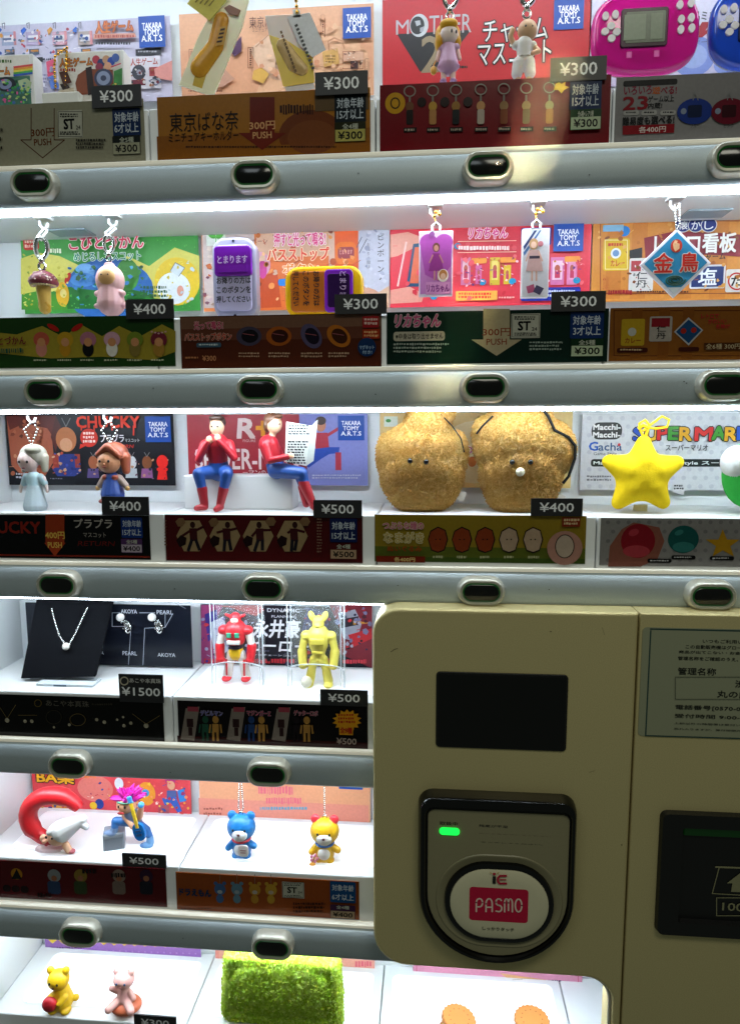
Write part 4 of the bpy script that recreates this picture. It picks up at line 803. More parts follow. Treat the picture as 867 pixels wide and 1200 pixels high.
for i, (t, x0, x1) in enumerate((('レトロで', 821, 841), ('かわいい', 829, 850), ('名物が', 838, 854))): c.text(t, x0, 368 + i * 6, x1, 373 + i * 6, '#b02c34', bold=.03)
c.rect(722, 408, 758, 413, '#4a2014', r=2); c.fine(726, 409, 755, 412, 1, '#c0a888'); c.rect(794, 407, 818, 412, '#4a2014', r=2); c.part('lettering'); c.rect(824, 402, 900, 410, '#54341a'); c.text('全6種 300円', 826, 403, 866, 409, '#c0b090', bold=.01); c.done()
# bay 2
c = icard('black card with orange title and an orange red arrow', (-20, 603), (177, 656), '#0d0c10')
c.part('lettering'); c.text('CHUCKY', -30, 611, 48, 625, '#8c2a1c', bold=.07); c.text('プラプラ', 87, 608, 132, 619, '#a8a29c', bold=.03); c.text('マスコット', 98, 624, 125, 630, '#a09a94', bold=.0); c.text('RETURN', 92, 634, 135, 640, '#6a1c16', bold=.02, shear=.25); c.rect(-20, 649, 176, 653.5, '#7a2818')
push_arrow(c, 54, 76, 603, 652, 636, '#a04424', '400円', 'PUSH', '#e0c060', wing=.06)
age_badge(c, 142, 606, 168, 648, '15才以上', bg='#1d3f80', n='全5種', price='¥400', pb='#5a3a68', pc='#b4a8b4'); c.done()
c = icard('dark red card with four beige hexagons and posing figures', (193, 603), (425, 660), '#571318')
c.part('picture')
for i, x in enumerate((225, 264, 303, 343)):
    c.poly([(x - 18, 628), (x - 9, 610), (x + 9, 610), (x + 18, 628), (x + 9, 646), (x - 9, 646)], '#a08a68'); c.ell(x + 1 + i % 2 * 2, 615, 3.2, 4, '#3c1f1c'); c.poly([(x - 3, 619), (x + 6, 619), (x + 7, 634), (x - 2, 634)], '#4a1a20'); c.line([(x, 633), (x - 4 + 3 * (i % 2), 645)], 4, '#22202c'); c.line([(x + 5, 633), (x + 9 - 2 * i, 644)], 4, '#22202c'); c.line([(x - 2, 622), (x - 11 + i * 2, 628 - 4 * (i % 2))], 3, '#4a1a20'); c.line([(x + 6, 621), (x + 14, 617 + i * 2)], 3, '#4a1a20')
    c.poly([(x - 19, 611), (x - 15, 607), (x - 10, 607), (x - 7, 612), (x - 11, 617), (x - 16, 617)] if i < 2 else [(x + 8, 611), (x + 12, 606), (x + 18, 606), (x + 21, 611), (x + 18, 616), (x + 12, 616)], '#84684c'); c.poly([(x - 18, 633), (x - 13, 627), (x - 6, 630), (x - 7, 638), (x - 14, 641)], '#2a1012')
c.fine(194, 609, 197, 640, 9, '#8a6a5c', .5); c.fine(372, 607, 378, 648, 12, '#8a6a5c', .5)
age_badge(c, 387, 607, 419, 655, '15才以上', bg='#1a2a5a', n='全4種', price='¥500', pb='#571318', pc='#b49a80'); c.done()
c = icard('olive yellow card picturing five oyster plushes and a hand', (439, 603), (685, 661), '#94802a')
c.part('picture'); c.rect(439, 640, 685, 661, '#626a26'); c.rect(439, 652, 685, 661, '#4a5e26')
for i, x in enumerate((513, 541, 568, 596, 624)):
    c.poly([(x - 12, 632), (x - 9, 622), (x, 617), (x + 9, 621), (x + 12, 632), (x + 8, 645), (x, 648), (x - 8, 645)], '#2a1a14'); c.poly([(x - 11, 632), (x - 8, 623), (x, 618.5), (x + 8, 622), (x + 10.5, 632), (x + 7, 644), (x, 646.5), (x - 7, 644)], '#8a4220' if i < 3 else '#b09a84'); c.ell(x - 2.5, 632, .9, .9, '#20140c', 8); c.ell(x + 2.5, 632, .9, .9, '#20140c', 8); c.fine(x - 6, 651, x + 7, 654, 1, '#b8b890', .9)
c.ell(661, 642, 20, 20, '#b0887a'); c.ell(661, 640, 11, 14, '#20140e'); c.ell(661, 640, 10, 13, '#b8a898')
c.rect(441, 651, 498, 659, '#7c2c14'); c.text('各400円', 462, 652.5, 486, 658, '#d8c080', bold=.04); c.rect(658, 606, 679, 617, '#8a3a20'); c.fine(660, 607.5, 678, 616, 2, '#d0b890', .6)
c.part('lettering'); c.text('つぶらな瞳の', 449, 611, 496, 620, '#b84a7c', bold=.03, out='#d8c8b0', ow=.08); c.text('なまがき', 450, 623, 496, 636, '#b8a060', bold=.02, out='#d0c8a0', ow=.07); c.text('ぬいぐるみ', 454, 639, 494, 646, '#a0481c', bold=.04); c.done()
c = icard('grey dotted card with plush balls held in a hand', (704, 607), (905, 665), '#8e8c8a')
c.part('picture')
for i in range(14):
    for j in range(5): c.ell(712 + i * 12 + (j % 2) * 6, 612 + j * 11, 2.4, 2.4, '#7c7a7a', 8); c.n -= 1
c.n += 2
c.poly([(712, 664), (714, 640), (728, 620), (742, 612), (772, 618), (778, 634), (770, 655), (750, 664)], '#8a5a4c'); c.ell(747, 634, 19, 20, '#8a1e2c'); c.ell(745, 646, 15, 7, '#a8434c'); c.ell(742, 624, 6, 4, '#a83c48', rot=.4); c.ell(800, 632, 17, 16, '#1c5a58'); c.ell(800, 641, 12, 6, '#3a7a76'); c.ell(795, 624, 5, 3, '#3a7a76', rot=.4)
c.poly([(846, 620), (851, 632), (866, 632), (855, 640), (859, 652), (846, 645), (834, 652), (838, 640), (826, 632), (841, 632)], '#b08a1e')
for x, y in ((772, 657), (800, 653), (845, 654)): c.rect(x - 14, y - 2.5, x + 14, y + 2.5, '#161616', r=2); c.fine(x - 11, y - 1, x + 11, y + 1.6, 1, '#b8b8b8')
c.done()
# bay 3
c = icard('black pearl jewellery card with tiny gold pieces', (-20, 813), (193, 869), '#0c0b0a')
c.part('lettering'); c.text('あこや本真珠', 54, 820, 105, 829, '#6e6a62', bold=.0); c.fine(108, 824, 136, 828, 1, '#3c3830'); c.ring(45, 824, 4, 4, 1, '#6a5a2c')
c.part('picture'); g = '#7a6a44'; w_ = '#a8a290'
c.line([(0, 828), (9, 842), (19, 826)], .6, g); c.ell(9, 844, 3, 3, w_); c.line([(22, 838), (44, 838)], .6, g)
for x, y, r in ((30, 845, 2.4), (38, 845, 2.4), (64, 852, 1.6), (82, 849, 2), (114, 843, 2.2), (123, 846, 2.4), (138, 843, 1.6), (145, 840, 1.6), (146, 850, 2.2), (154, 847, 2.2), (172, 850, 3.2)): c.ell(x, y, r, r, w_)
c.ring(64, 840, 9, 8, .5, '#4a4434'); c.ring(92, 843, 9, 7, .6, g); c.line([(156, 836), (172, 848), (188, 838)], .6, g); c.done()
c = icard('black and maroon card picturing robot figures and a yellow burst', (208, 821), (431, 880), '#150c10')
c.part('picture'); c.rect(208, 862, 431, 880, '#3c0e12')
for x, a in ((220, '#2c5a48'), (274, '#2c4a7a'), (327, '#241820')):
    c.poly([(x - 2, 830), (x + 14, 828), (x + 8, 868), (x - 8, 866)], '#8a8078'); c.rect(x, 828, x + 13, 834, '#a04a58'); c.rect(x - 1, 842, x + 7, 852, '#3a2024'); c.rect(x + 1, 852, x + 6, 862, '#3a2024')
    for dx, cl in ((21, a), (33, '#b0884a')): c.ell(x + dx, 843, 4, 5, cl); c.rect(x + dx - 4, 848, x + dx + 4, 858, cl); c.rect(x + dx - 4, 857, x + dx - 1, 868, cl); c.rect(x + dx + 1, 857, x + dx + 4, 868, cl); c.line([(x + dx - 6, 849), (x + dx - 7, 858)], 2, cl); c.line([(x + dx + 6, 849), (x + dx + 7, 858)], 2, cl)
c.part('lettering')
for t, x0, x1, cl in (('デビルマン', 236, 262, '#6a6aa8'), ('マジンガーZ', 290, 318, '#a83a5a'), ('ゲッターロボ', 345, 373, '#a84a5a')): c.text(t, x0, 831, x1, 838, cl, bold=.04, out='#a8a0a8', ow=.07)
c.part('price_badge'); c.poly([(407 + (17 if i % 2 else 13) * math.cos(i * math.pi / 14), 843 + (13 if i % 2 else 10) * math.sin(i * math.pi / 14)) for i in range(28)], '#d09a20'); c.rect(398, 849, 414, 860, '#d09a20'); c.fine(397, 835, 417, 847, 3, '#a8301c', .6); c.text('全9種', 399, 850.5, 413, 858, '#a8301c', bold=.06); c.text('¥500', 395, 863, 418, 871, '#b8a8a0', bold=.03); c.done()
# bay 4
c = icard('crimson card with dim cartoon figures below the red ring', (-20, 1007), (196, 1063), '#5c0e18')
c.part('picture'); c.ell(20, 1024, 8, 8, '#a8781c'); c.poly([(14, 1030), (20, 1018), (26, 1030)], '#161010'); c.text('●●●', 4, 1037, 34, 1046, '#260a0e', bold=.1)
for x, a, b_ in ((64, '#8a8e90', '#34486a'), (95, '#8a7434', '#3c4a2c'), (140, '#8a7a70', '#7a6c64'), (172, '#3a1a3a', '#1c1c2c')): c.ell(x, 1026, 9, 9, a); c.rect(x - 8, 1032, x + 8, 1048, b_, r=4); c.ell(x, 1029, 4, 4, '#9a6a50')
for x, y in ((106, 1020), (140, 1025), (54, 1048)): c.fine(x - 9, y - 3, x + 9, y + 3, 1, '#1c0c0c', .9)
c.done()
c = icard('orange brown card with a safety mark and four small charm pictures', (206, 1022), (421, 1078), '#94501f')
c.part('picture')
for x, a, b_ in ((258, '#4a6a94', '#a8b0b4'), (278, '#6a8a9a', '#98a4a8'), (299, '#b48a34', '#b0a898'), (318, '#b89438', '#b8a890')): c.line([(x, 1024), (x, 1036)], .6, '#8a7a6a'); c.ell(x, 1042, 7.5, 8, a); c.ell(x - 5, 1035, 2.6, 2.6, a); c.ell(x + 5, 1035, 2.6, 2.6, a); c.ell(x, 1045, 3.4, 2.6, b_); c.ell(x, 1053, 5, 6, a)
c.part('lettering'); c.text('ドラえもん', 211, 1040, 248, 1050, '#1c3a5a', bold=.1); st_mark(c, 331, 1032, 357, 1052); c.cur = c.part('lettering'); c.fine(344, 1056, 383, 1069, 3, '#3a1c0c', .6); c.fine(213, 1062, 252, 1065, 1, '#5a2c14')
age_badge(c, 387, 1031, 417, 1076, '6才以上', bg='#1c5284', n='全4種', price='¥400', pb='#4a2a4c', pc='#a8947c'); c.done()

# ================================================================== PRICE TAGS
GT = 'black price tags clipped on the shelf fronts'
TAGM = mat('matt_black_card', 0.5, noise=.1)
def price(t, x0, y0, x1, y1, label, extra=None, Y=.0068):
    c = Card('price_tag', label, 'price tag', (x0, y0), (x1, y1), Y, '#16161a', thick=.0012, m=TAGM, group=GT)
    c.part('price_lettering'); w, h = x1 - x0, y1 - y0
    if extra:
        c.ring(x0 + 7, y0 + 8, 4.5, 4.5, 1.5, '#b8b098'); c.text(extra, x0 + 13, y0 + 4.5, x1 - 3, y0 + 11, '#dcdcd8', bold=.0); c.text(t, x0 + 4, y0 + 15, x1 - 4, y0 + 26, '#e6e8ea', bold=.035)
    else: c.text(t, x0 + w * .17, y0 + h * .24, x1 - w * .17, y1 - h * .24, '#e6e8ea', bold=.025)
    c.done()
price('¥300', 107, 101, 166, 124, 'black ¥300 tag in front of the board game boxes')
price('¥300', 369, 85, 431, 109, 'black ¥300 tag beside the yellow banana sweet packet')
price('¥300', 645, 68, 710, 93, 'black ¥300 tag left of the pink handheld game')
price('¥400', 147, 351, 204, 373, 'black ¥400 tag below the pink hooded charm')
price('¥300', 392, 345, 453, 367, 'black ¥300 tag overlapping the yellow bus button')
price('¥300', 646, 342, 709, 364, 'black ¥300 tag right of the white doll box')
price('¥400', 119, 582, 175, 604, 'black ¥400 tag in front of the auburn haired doll')
price('¥500', 367, 586, 424, 607, 'black ¥500 tag by the white box of seated figures')
price('¥400', 622, 584, 682, 605, 'black ¥400 tag below the brown plush with a pearl')
price('¥1500', 139, 790, 192, 824, 'taller black ¥1500 tag for pearl jewellery', 'あこや本真珠')
price('¥500', 375, 808, 431, 828, 'black ¥500 tag below the yellow robot')
price('¥500', 143, 1000, 195, 1018, 'black ¥500 tag below the grey amplifier and guitarist')
price('¥300', 157, 1189, 207, 1208, 'black ¥300 tag cut by the bottom edge')
# notice plate on the door panel
c = Card('notice_plate', 'pale green notice plate with dark border and Japanese contact lines', 'notice', (753, 735), (920, 868), -.0207, '#8f9277', thick=.0006, m=mat('plate_print', .35, noise=.06, nscale=1200, rvar=.1), r=.003, sheet='plate')
c.part('border'); c.rect(761, 738, 920, 739.6, '#27413c'); c.line([(762, 739), (756, 862), (920, 867)], 1.6, '#27413c')
c.part('lettering'); k = '#15170f'
for t, x0, y0, x1, y1 in (('いつもご利用いただき', 823, 749, 890, 755), ('この自動販売機はグロー', 803, 755.5, 868, 761.5), ('商品が出てこない・お金が戻', 795, 762, 880, 767.5), ('管理名称をご確認のうえ、', 794, 769, 864, 775), ('管理名称', 794, 782, 838, 791.5), ('渋谷', 861, 797, 884, 806), ('丸の内', 840, 809, 876, 818), ('電話番号[0570-00', 791, 825.5, 872, 834), ('受付時間 9:00-', 790, 836, 866, 843), ('上記以外の時間帯は受付いたし', 789, 846, 880, 851), ('恐れ入りますが、受付時間内にご', 789, 852.5, 880, 857.5)): c.text(t, x0, y0, x1, y1, k, bold=.028)
c.frame(790.5, 793, 930, 819, .7, '#55594a'); c.done()

# ================================================================== THE TOYS
class On(Dec):                                 # printing laid on a toy whose root is not scaled
    def __init__(s, root, Y, m=None): s.Y = Y; s.n = 0; s.m = m or PRINT; s.parts = {}; s.o = root.location.copy()
def toy(name, label, cat, x, y, Y, group=None, floor=None):
    """root of a toy whose pieces are modelled in photo pixels; it is brought to metres at the end"""
    p = V(x, y, Y)
    if floor is not None: p.z = floor
    return thing(name, label, cat, p, group=group, scale=mpp(Y))
def loc_(root, w): w = Vector(w); k = root.scale[0]; return ((w.x - root.location.x) / k, (w.y - root.location.y) / k, (w.z - root.location.z) / k)
def part(b, name, m, root): return b.obj(name, m, root)
GOLD = '#d8a640'
SK = '#e2b594'
# --- bay 0: two board game boxes
for idx, (x0, x1, yt, label) in enumerate(((-22, 39, 66, 'small board game box cut by the left edge, rainbow stripe on its front'), (67, 145, 62, 'small board game box with a gold chain, brown wheel picture on its front'))):
    Y = .034; a = V(x0, yt, Y); b_ = V(x1, yt, Y)
    r = thing('board_game_box', label, 'game box', ((a.x + b_.x) / 2, Y, FZ(0)), group='miniature board game boxes')
    q = B(); q.box(-(b_.x - a.x) / 2, (b_.x - a.x) / 2, 0, .0125, 0, a.z - FZ(0), '#e4e2de', bev=.0006); q.obj('box', PLAST, r)
    d = On(r, Y - .0001); d.part('box_print'); o = x0 if idx else x0 - 5
    d.rect(x0 + 1, yt + 1.5, x1 - 1, 125, '#dcd6cc')
    if idx:
        d.text('人生ゲーム', 70, 69, 109, 77, '#c8782c', bold=.05, out='#5a2a1c', ow=.09); d.fine(71, 80, 90, 84, 1, '#a03a2c', .9)
        for x, y, c1 in ((113, 70, '#b03a48'), (119, 74, '#2c3a6a'), (125, 70, '#c89a78'), (131, 72, '#2c4aa0'), (136, 68, '#4a64a8'), (127, 78, '#d8a080'), (117, 79, '#8a3048')): d.ell(x, y, 4.5, 4.5, c1)
        d.poly([(92, 88), (102, 81), (133, 82), (134, 103), (128, 108), (92, 112), (89, 98)], '#7c3f24'); d.poly([(101, 80), (108, 78), (112, 110), (104, 112)], '#2a1c1a'); d.ell(122, 92, 11, 10, '#3a3f58'); d.ell(122, 92, 8, 7.4, '#8a94b0'); d.ell(122, 92, 3.4, 3, '#3a3f58'); d.poly([(134, 84), (144, 80), (144, 120), (128, 120), (134, 103)], '#3a7a3c')
        for i in range(26): d.ell(random.uniform(131, 144), random.uniform(98, 118), 1.6, 1.3, random.choice(['#5aa04a', '#2a5a34', '#c8b050', '#7a4a30']), 8)
        d.poly([(71, 86), (80, 84), (86, 98), (76, 101)], '#4a2418'); d.poly([(72, 100), (80, 99), (84, 104), (76, 108)], '#2a1c18'); d.poly([(70, 108), (88, 104), (90, 122), (70, 122)], '#b8a890'); d.line([(132, 80), (143, 76)], 1.4, '#c83a58')
    else:
        d.text('ゲーム', -8, 79, 12, 88, '#c87c2c', bold=.05, out='#5a2a1c', ow=.09); d.fine(0, 70, 15, 73.5, 1, '#3a5a24', .9)
        for i, c1 in enumerate(('#c8404a', '#d8903a', '#d8c84a', '#4a9a4a', '#3a5ab0')): d.poly([(16, 78 + i * 2.4), (39, 75 + i * 2.4), (39, 77.4 + i * 2.4), (17, 80.4 + i * 2.4)], c1)
        d.rect(-21, 92, 38, 125, '#3f6a58'); d.ell(8, 99, 12, 8, '#20242c'); d.ell(7, 99, 8, 5.5, '#8088a8'); d.ell(7, 99, 3, 2, '#2a2e3c'); d.poly([(22, 95), (32, 92), (38, 97), (36, 106), (25, 106)], '#a8b890')
        for i in range(70): d.ell(random.uniform(-10, 38), random.uniform(96, 122), random.uniform(1, 2.4), random.uniform(.8, 1.8), random.choice(['#2f8a44', '#1c4a30', '#3a5a90', '#6ab04a', '#4a8a8a', '#b8c878', '#c8508a']), 8)
    d.done(r)
    if idx:
        q = [(79, 56), (76, 58), (65, 66), (64, 80), (65, 95), (66, 107)], [(79, 56), (78, 70), (78, 90), (77, 106)]
        for k_, pts in enumerate(q): chain(r, [V(x, y, Y - .002 + .001 * k_) - r.location for x, y in pts], .0011, GOLD)
        s_ = B(); p = V(72, 114, Y - .004) - r.location; s_.box(p.x - .013, p.x + .016, -.008, -.001, 0, p.z + .002, '#d8d6cc', bev=.001); s_.obj('stand', CLEAR if False else PLAST, r)
def flatten(o, k): o.data.transform(Matrix.Diagonal((1, k, 1, 1))); return o
# two clear sweet packets on gold chains
GPK = 'banana sweet packet key rings'
r = toy('sweet_packet_charm', 'tall clear packet holding an amber banana shaped sweet, with yellow tag', 'key ring', 250, 113, .022, GPK)
X0, Y0_ = 250, 113
def W2(pts): return [((x - X0), (Y0_ - y)) for x, y in pts]
q = B(); q.prism(W2([(258, 14), (294, 12), (285, 42), (250, 113), (211, 99), (235, 50)]), 0, 2.0, '#efeccb', bev=.6); q.obj('packet', PACKET, r)
q = B(); q.prism(W2([(214, 96), (248, 108), (250, 113), (211, 99)]), -.5, 2.2, '#eceac8', bev=.2); q.prism(W2([(232, 84), (243, 90), (236, 108), (226, 103)]), -.3, .1, '#c8a83c'); q.obj('packet_seal', GLOSS, r)
flatten(blob('sweet', [('c', (262 - X0, -1.6, Y0_ - 35), (254 - X0, -1.6, Y0_ - 62), 8.5, 9.5, '#c68a30'), ('c', (254 - X0, -1.6, Y0_ - 62), (236 - X0, -1.6, Y0_ - 82), 9.5, 11, '#c8902e')], GLOSS, r, 1.0), .35)
q = B(); q.prism(W2([(261, 44), (269, 43), (265, 62), (256, 63)]), -4.4, -4.2, '#c99a48'); [q.prism(W2([(262 - i * 1.5, 46 + i * 4), (267 - i * 1.2, 45.5 + i * 4), (266.5 - i * 1.2, 47.5 + i * 4), (261.5 - i * 1.5, 48 + i * 4)]), -4.6, -4.45, '#3a2410') for i in range(4)]; q.obj('packet_print', PRINT, r)
q = B(); q.prism(W2([(246, -3), (272, 14), (250, 37), (225, 18)]), -4, -3, '#c9bb50', bev=.3)
for i in range(4): q.prism(W2([(234 + i * 5, 17 + i * 1.5), (240 + i * 5, 11 + i * 1.5), (241 + i * 5, 12 + i * 1.5), (235 + i * 5, 18 + i * 1.5)]), -4.3, -4.05, '#7a6a20')
q.obj('tag', PRINT, r); q = B(); q.prism(W2([(266, 24), (272, 21), (284, 27), (281, 33), (271, 30)]), -3, -1.4, '#8a5a44', bev=.4); q.obj('ribbon', PLAST, r)
chain(r, [(250 - X0, -5, Y0_ - 2), (253 - X0, -5, Y0_ + 60)], 1.7, GOLD)
r = toy('sweet_packet_charm', 'short packet with yellow lower half and white tag on a gold chain', 'key ring', 350, 101, .022, GPK)
X0, Y0_ = 350, 101
q = B(); q.prism(W2([(314, 27), (346, 27), (354, 52), (366, 58), (368, 98), (333, 101), (318, 48)]), 0, 1.6, '#e2d8d0', bev=.5); q.obj('packet', PACKET, r)
q = B(); q.prism(W2([(318, 47), (340, 55), (366, 72), (368, 98), (333, 101)]), -.6, 0, '#eec652', bev=.2); q.obj('packet_base', PACKET, r)
flatten(blob('sweet', [('c', (333 - X0, -1.5, Y0_ - 58), (346 - X0, -1.5, Y0_ - 78), 7, 9, '#bc9c68'), ('c', (346 - X0, -1.5, Y0_ - 78), (354 - X0, -1.5, Y0_ - 84), 9, 7, '#bc9c68')], GLOSS, r, 1.0), .35)
q = B(); q.prism(W2([(339, 31), (364, 28), (381, 66), (366, 73), (352, 60)]), -2.6, -1.8, '#d6d6d8', bev=.3); q.prism(W2([(345, 24), (353, 24), (354, 32), (346, 32)]), -2.6, -1.8, '#e0e0e0'); q.obj('tag', PRINT, r)
q = B()
for i in range(12): q.prism(W2([(347 + i * 1.6, 40 + i * 4), (350 + i * 1.6, 38.6 + i * 4), (351 + i * 1.6, 40.8 + i * 4), (348 + i * 1.6, 42.2 + i * 4)]), -2.95, -2.7, '#4a4a4a')
for i in range(11): q.prism(W2([(331 + i * 1.5, 46 + i * 4), (333 + i * 1.5, 45 + i * 4), (334 + i * 1.5, 48 + i * 4), (332 + i * 1.5, 49 + i * 4)]), -4.0, -3.85, '#6a5030')
q.obj('packet_print', PRINT, r); q = B(); q.prism(W2([(334, 98), (366, 95), (368, 104), (336, 108)]), .2, 1, '#d2ccc8'); q.obj('packet_seal', GLOSS, r)
chain(r, [(0, -3, Y0_ - 27), (-1, -3, Y0_ - 10), (0, -3, Y0_ + 30)], 1.9, GOLD)
# two dolls on clasps
GD = 'small figures hanging from metal clasps'
r = toy('doll_charm', 'small doll with yellow bob hair and pink dress hanging from a clasp', 'figure charm', 525, 98, .022, GD)
blob('body', [('c', (-5, 0, 2), (-5, 0, 20), 3.0, 3.2, '#e8c8c0'), ('c', (5, 0, 2), (5, 0, 20), 3.0, 3.2, '#e8c8c0'), ('e', (-5.5, -1.5, 1.6), (4, 5, 2.4), '#b890c0'), ('e', (5.5, -1.5, 1.6), (4, 5, 2.4), '#b890c0'), ('c', (-9, 0, 36), (-12, -1, 24), 2.4, 2.2, '#e4bdb4'), ('c', (9, 0, 36), (12, -1, 24), 2.4, 2.2, '#e4bdb4'), ('e', (0, 0, 48), (11, 10, 11), '#ead6cc')], VINYL, r, .8)
blob('dress', [('c', (0, 0, 19), (0, 0, 36), 11, 7, '#c9a0c2'), ('e', (0, 0, 17), (12.5, 9.5, 4), '#c597bf'), ('e', (-8, 0, 36), (4.5, 4.5, 4), '#cda6c8'), ('e', (8, 0, 36), (4.5, 4.5, 4), '#cda6c8')], VINYL, r, .9)
blob('hair', [('e', (-1, 3, 51), (13.5, 11, 12), '#d9a21e'), ('e', (-10, 1, 42), (4.5, 8, 9), '#d69c1c'), ('e', (9, 4, 43), (4.5, 8, 9), '#d69c1c'), ('e', (0, -6, 57), (10, 5, 5), '#dda826')], VINYL, r, .9)
q = B(); q.sph((3, -9.6, 48), (1, .7, 2), '#2a2430'); q.sph((8, -7.4, 48), (1, .7, 2), '#2a2430'); q.obj('eyes', PLAST, r)
q = B(); q.sph((-16, -2, 13), (3.4, 3, 4.6), '#d8a040'); q.tube([(-13, -1, 24), (-16, -2, 18)], .8, '#c88a30'); q.obj('bag', VINYL, r)
clasp(r, 1, 0, 99, 36)
r = toy('doll_charm', 'small bare headed figure in white shirt and baggy white trousers on clasp', 'figure charm', 613, 95, .022, GD)
blob('body', [('e', (3, 0, 50), (10.5, 10, 10.5), '#dcb48e'), ('c', (-10, 0, 36), (-15, -2, 44), 3, 2.6, '#dcb48e'), ('c', (-15, -2, 44), (-13, -3, 50), 2.6, 2.8, '#dcb48e'), ('c', (10, 0, 34), (15, -4, 27), 3, 2.6, '#dcb48e'), ('c', (15, -4, 27), (8, -7, 24), 2.6, 2.4, '#dcb48e'), ('c', (-6, 0, 1), (-6, 0, 6), 3, 3, '#dcb48e'), ('c', (6, 0, 1), (6, 0, 6), 3, 3, '#dcb48e')], VINYL, r, .8)
blob('clothes', [('c', (0, 0, 24), (0, 0, 36), 7.5, 8.5, '#e6e2de'), ('c', (-5, 0, 18), (-7, 0, 8), 7, 6, '#eceae8'), ('c', (5, 0, 18), (7, 0, 8), 7, 6, '#eceae8'), ('e', (0, 0, 22.5), (8.4, 7.6, 2), '#8a8478'), ('e', (-9, 0, 36), (4.4, 4.4, 4.4), '#e6e2de'), ('e', (9, 0, 35), (4.4, 4.4, 4.4), '#e6e2de')], VINYL, r, .8)
q = B(); q.sph((0, -9.4, 50), (1, .6, 1.2), '#2a2020'); q.sph((7, -8.7, 50), (1, .6, 1.2), '#2a2020'); q.obj('eyes', PLAST, r)
clasp(r, 2, 0, 98, 36)
# handheld games
PINKT = mat('translucent_pink_plastic', .12, color='#e8189a', trans=.35, coat=.4); BLUET = mat('translucent_blue_plastic', .12, color='#1c50d0', trans=.35, coat=.4)
for nm, cx, cy, w, h, m, label in (('pink', 755, 44, 111, 84, PINKT, 'oval translucent magenta handheld game with grey screen'), ('blue', 893, 37, 108, 84, BLUET, 'translucent blue handheld game cut by the right edge')):
    r = toy('handheld_game', label, 'handheld game', cx, cy + h / 2, .028, 'handheld electronic games')
    q = B(); sup = lambda w, h, y: [(w / 2 * math.copysign(abs(math.cos(t)) ** .72, math.cos(t)), y, h2 + h / 2 * math.copysign(abs(math.sin(t)) ** .72, math.sin(t))) for t in [2 * math.pi * i / 48 for i in range(48)]]
    h2 = h / 2
    q.loft([sup(w * .86, h * .82, 20), sup(w * .97, h * .96, 15), sup(w, h, 9), sup(w, h, 6), sup(w * .96, h * .95, 1), sup(w * .9, h * .88, -1)], '#ffffff', True, True); q.obj('case', m, r)
    q = B(); q.prism(rrect(-3, h2 + 2, 48, 38, 3), -3, 0, '#3a1430' if nm == 'pink' else '#101c40', bev=.8); q.prism(rrect(-2, h2 + 2, 40, 30, 1.5), -3.4, -2, '#6c7464', bev=.3); q.prism(rrect(-13, h2 + 2, 22, 25, .5), -3.8, -3, '#7e8874'); q.prism(rrect(9, h2 + 2, 12, 25, .5), -3.8, -3, '#7a8470'); q.obj('screen', GLOSS, r)
    for x, z in ((-43, 15), (-33, 16), (32, 22), (43, 23), (34, 8), (44, 9), (34, -2), (45, -1)):
        q = B(); q.loft([[(x + 3.4 * math.cos(t), y, h2 + z + 4.2 * math.sin(t)) for t in [2 * math.pi * i / 14 for i in range(14)]] for y in (0, -3)], '#e4dfe4', False, True); q.obj('button', PLAST, r)
    q = B()
    for x, z in ((-43, 0), (-31, -1), (-37, 5), (-36, -7)): q.loft([[(x + 4 * math.cos(t), y, h2 + z + 3.6 * math.sin(t)) for t in [2 * math.pi * i / 14 for i in range(14)]] for y in (0, -3)], '#dcd8dc', False, True)
    q.obj('direction_pad', PLAST, r)
    q = B(); q.box(-16, 26, 2, 8, h2 - 30, h2 - 20, '#a01878' if nm == 'pink' else '#1c3a90', bev=1); q.box(-20, -14, -1.4, 2, h2 - 27, h2 - 20, '#f05ac0' if nm == 'pink' else '#5a8af0', bev=1); q.box(8, 14, -1.4, 2, h2 - 27, h2 - 20, '#f05ac0' if nm == 'pink' else '#5a8af0', bev=1); q.obj('circuit', PLAST, r)
# --- bay 1
def strap(r, top, bot, w=3.2, col='#e6e8ea', name='strap'):
    b = B(); t, l = Vector(top), Vector(bot); h = t.z - l.z
    b.tube([(t.x, t.y, t.z), (t.x - w, t.y, t.z - h * .25), (l.x - w, l.y, l.z + h * .35), (l.x, l.y, l.z), (l.x + w, l.y, l.z + h * .35), (t.x + w, t.y, t.z - h * .25)], 1.5, col, 8, True)
    return b.obj(name, PLAST, r)
r = toy('mushroom_charm', 'little mushroom charm with spotted maroon cap on a lobster clasp', 'figure charm', 54, 368, .023, 'soft toy charms on white straps')
blob('stem', [('c', (0, 0, 6), (-1, 0, 31), 6.5, 8.5, '#d2aa52'), ('e', (0, 0, 5), (7, 6, 5), '#c9982e'), ('c', (-6, -1, 8), (-4, -4, 12), 2, 2, '#c9982e'), ('c', (6, -1, 8), (4, -4, 12), 2, 2, '#c9982e')], VINYL, r, .8)
q = B(); q.lathe([(4, 32), (11, 31.5), (15.5, 33), (16.6, 36), (15, 41), (11, 46), (5, 49), (.5, 50)], '#6c2432', 24); q.obj('cap', VINYL, r)
q = B()
for i in range(26): a = random.uniform(math.pi, 2 * math.pi); rr0, z0 = random.choice(((15.4, 40), (13.4, 43.2), (10.5, 46.2), (16.4, 37))); q.sph((rr0 * math.cos(a), rr0 * math.sin(a), z0), 1.1, '#d8b8a8', 7, 5)
for i in range(16): a = math.pi + math.pi * i / 15; q.sph((13.5 * math.cos(a), 13.5 * math.sin(a), 32), (1.6, 1.6, 1.4), '#e2d2a0', 7, 5)
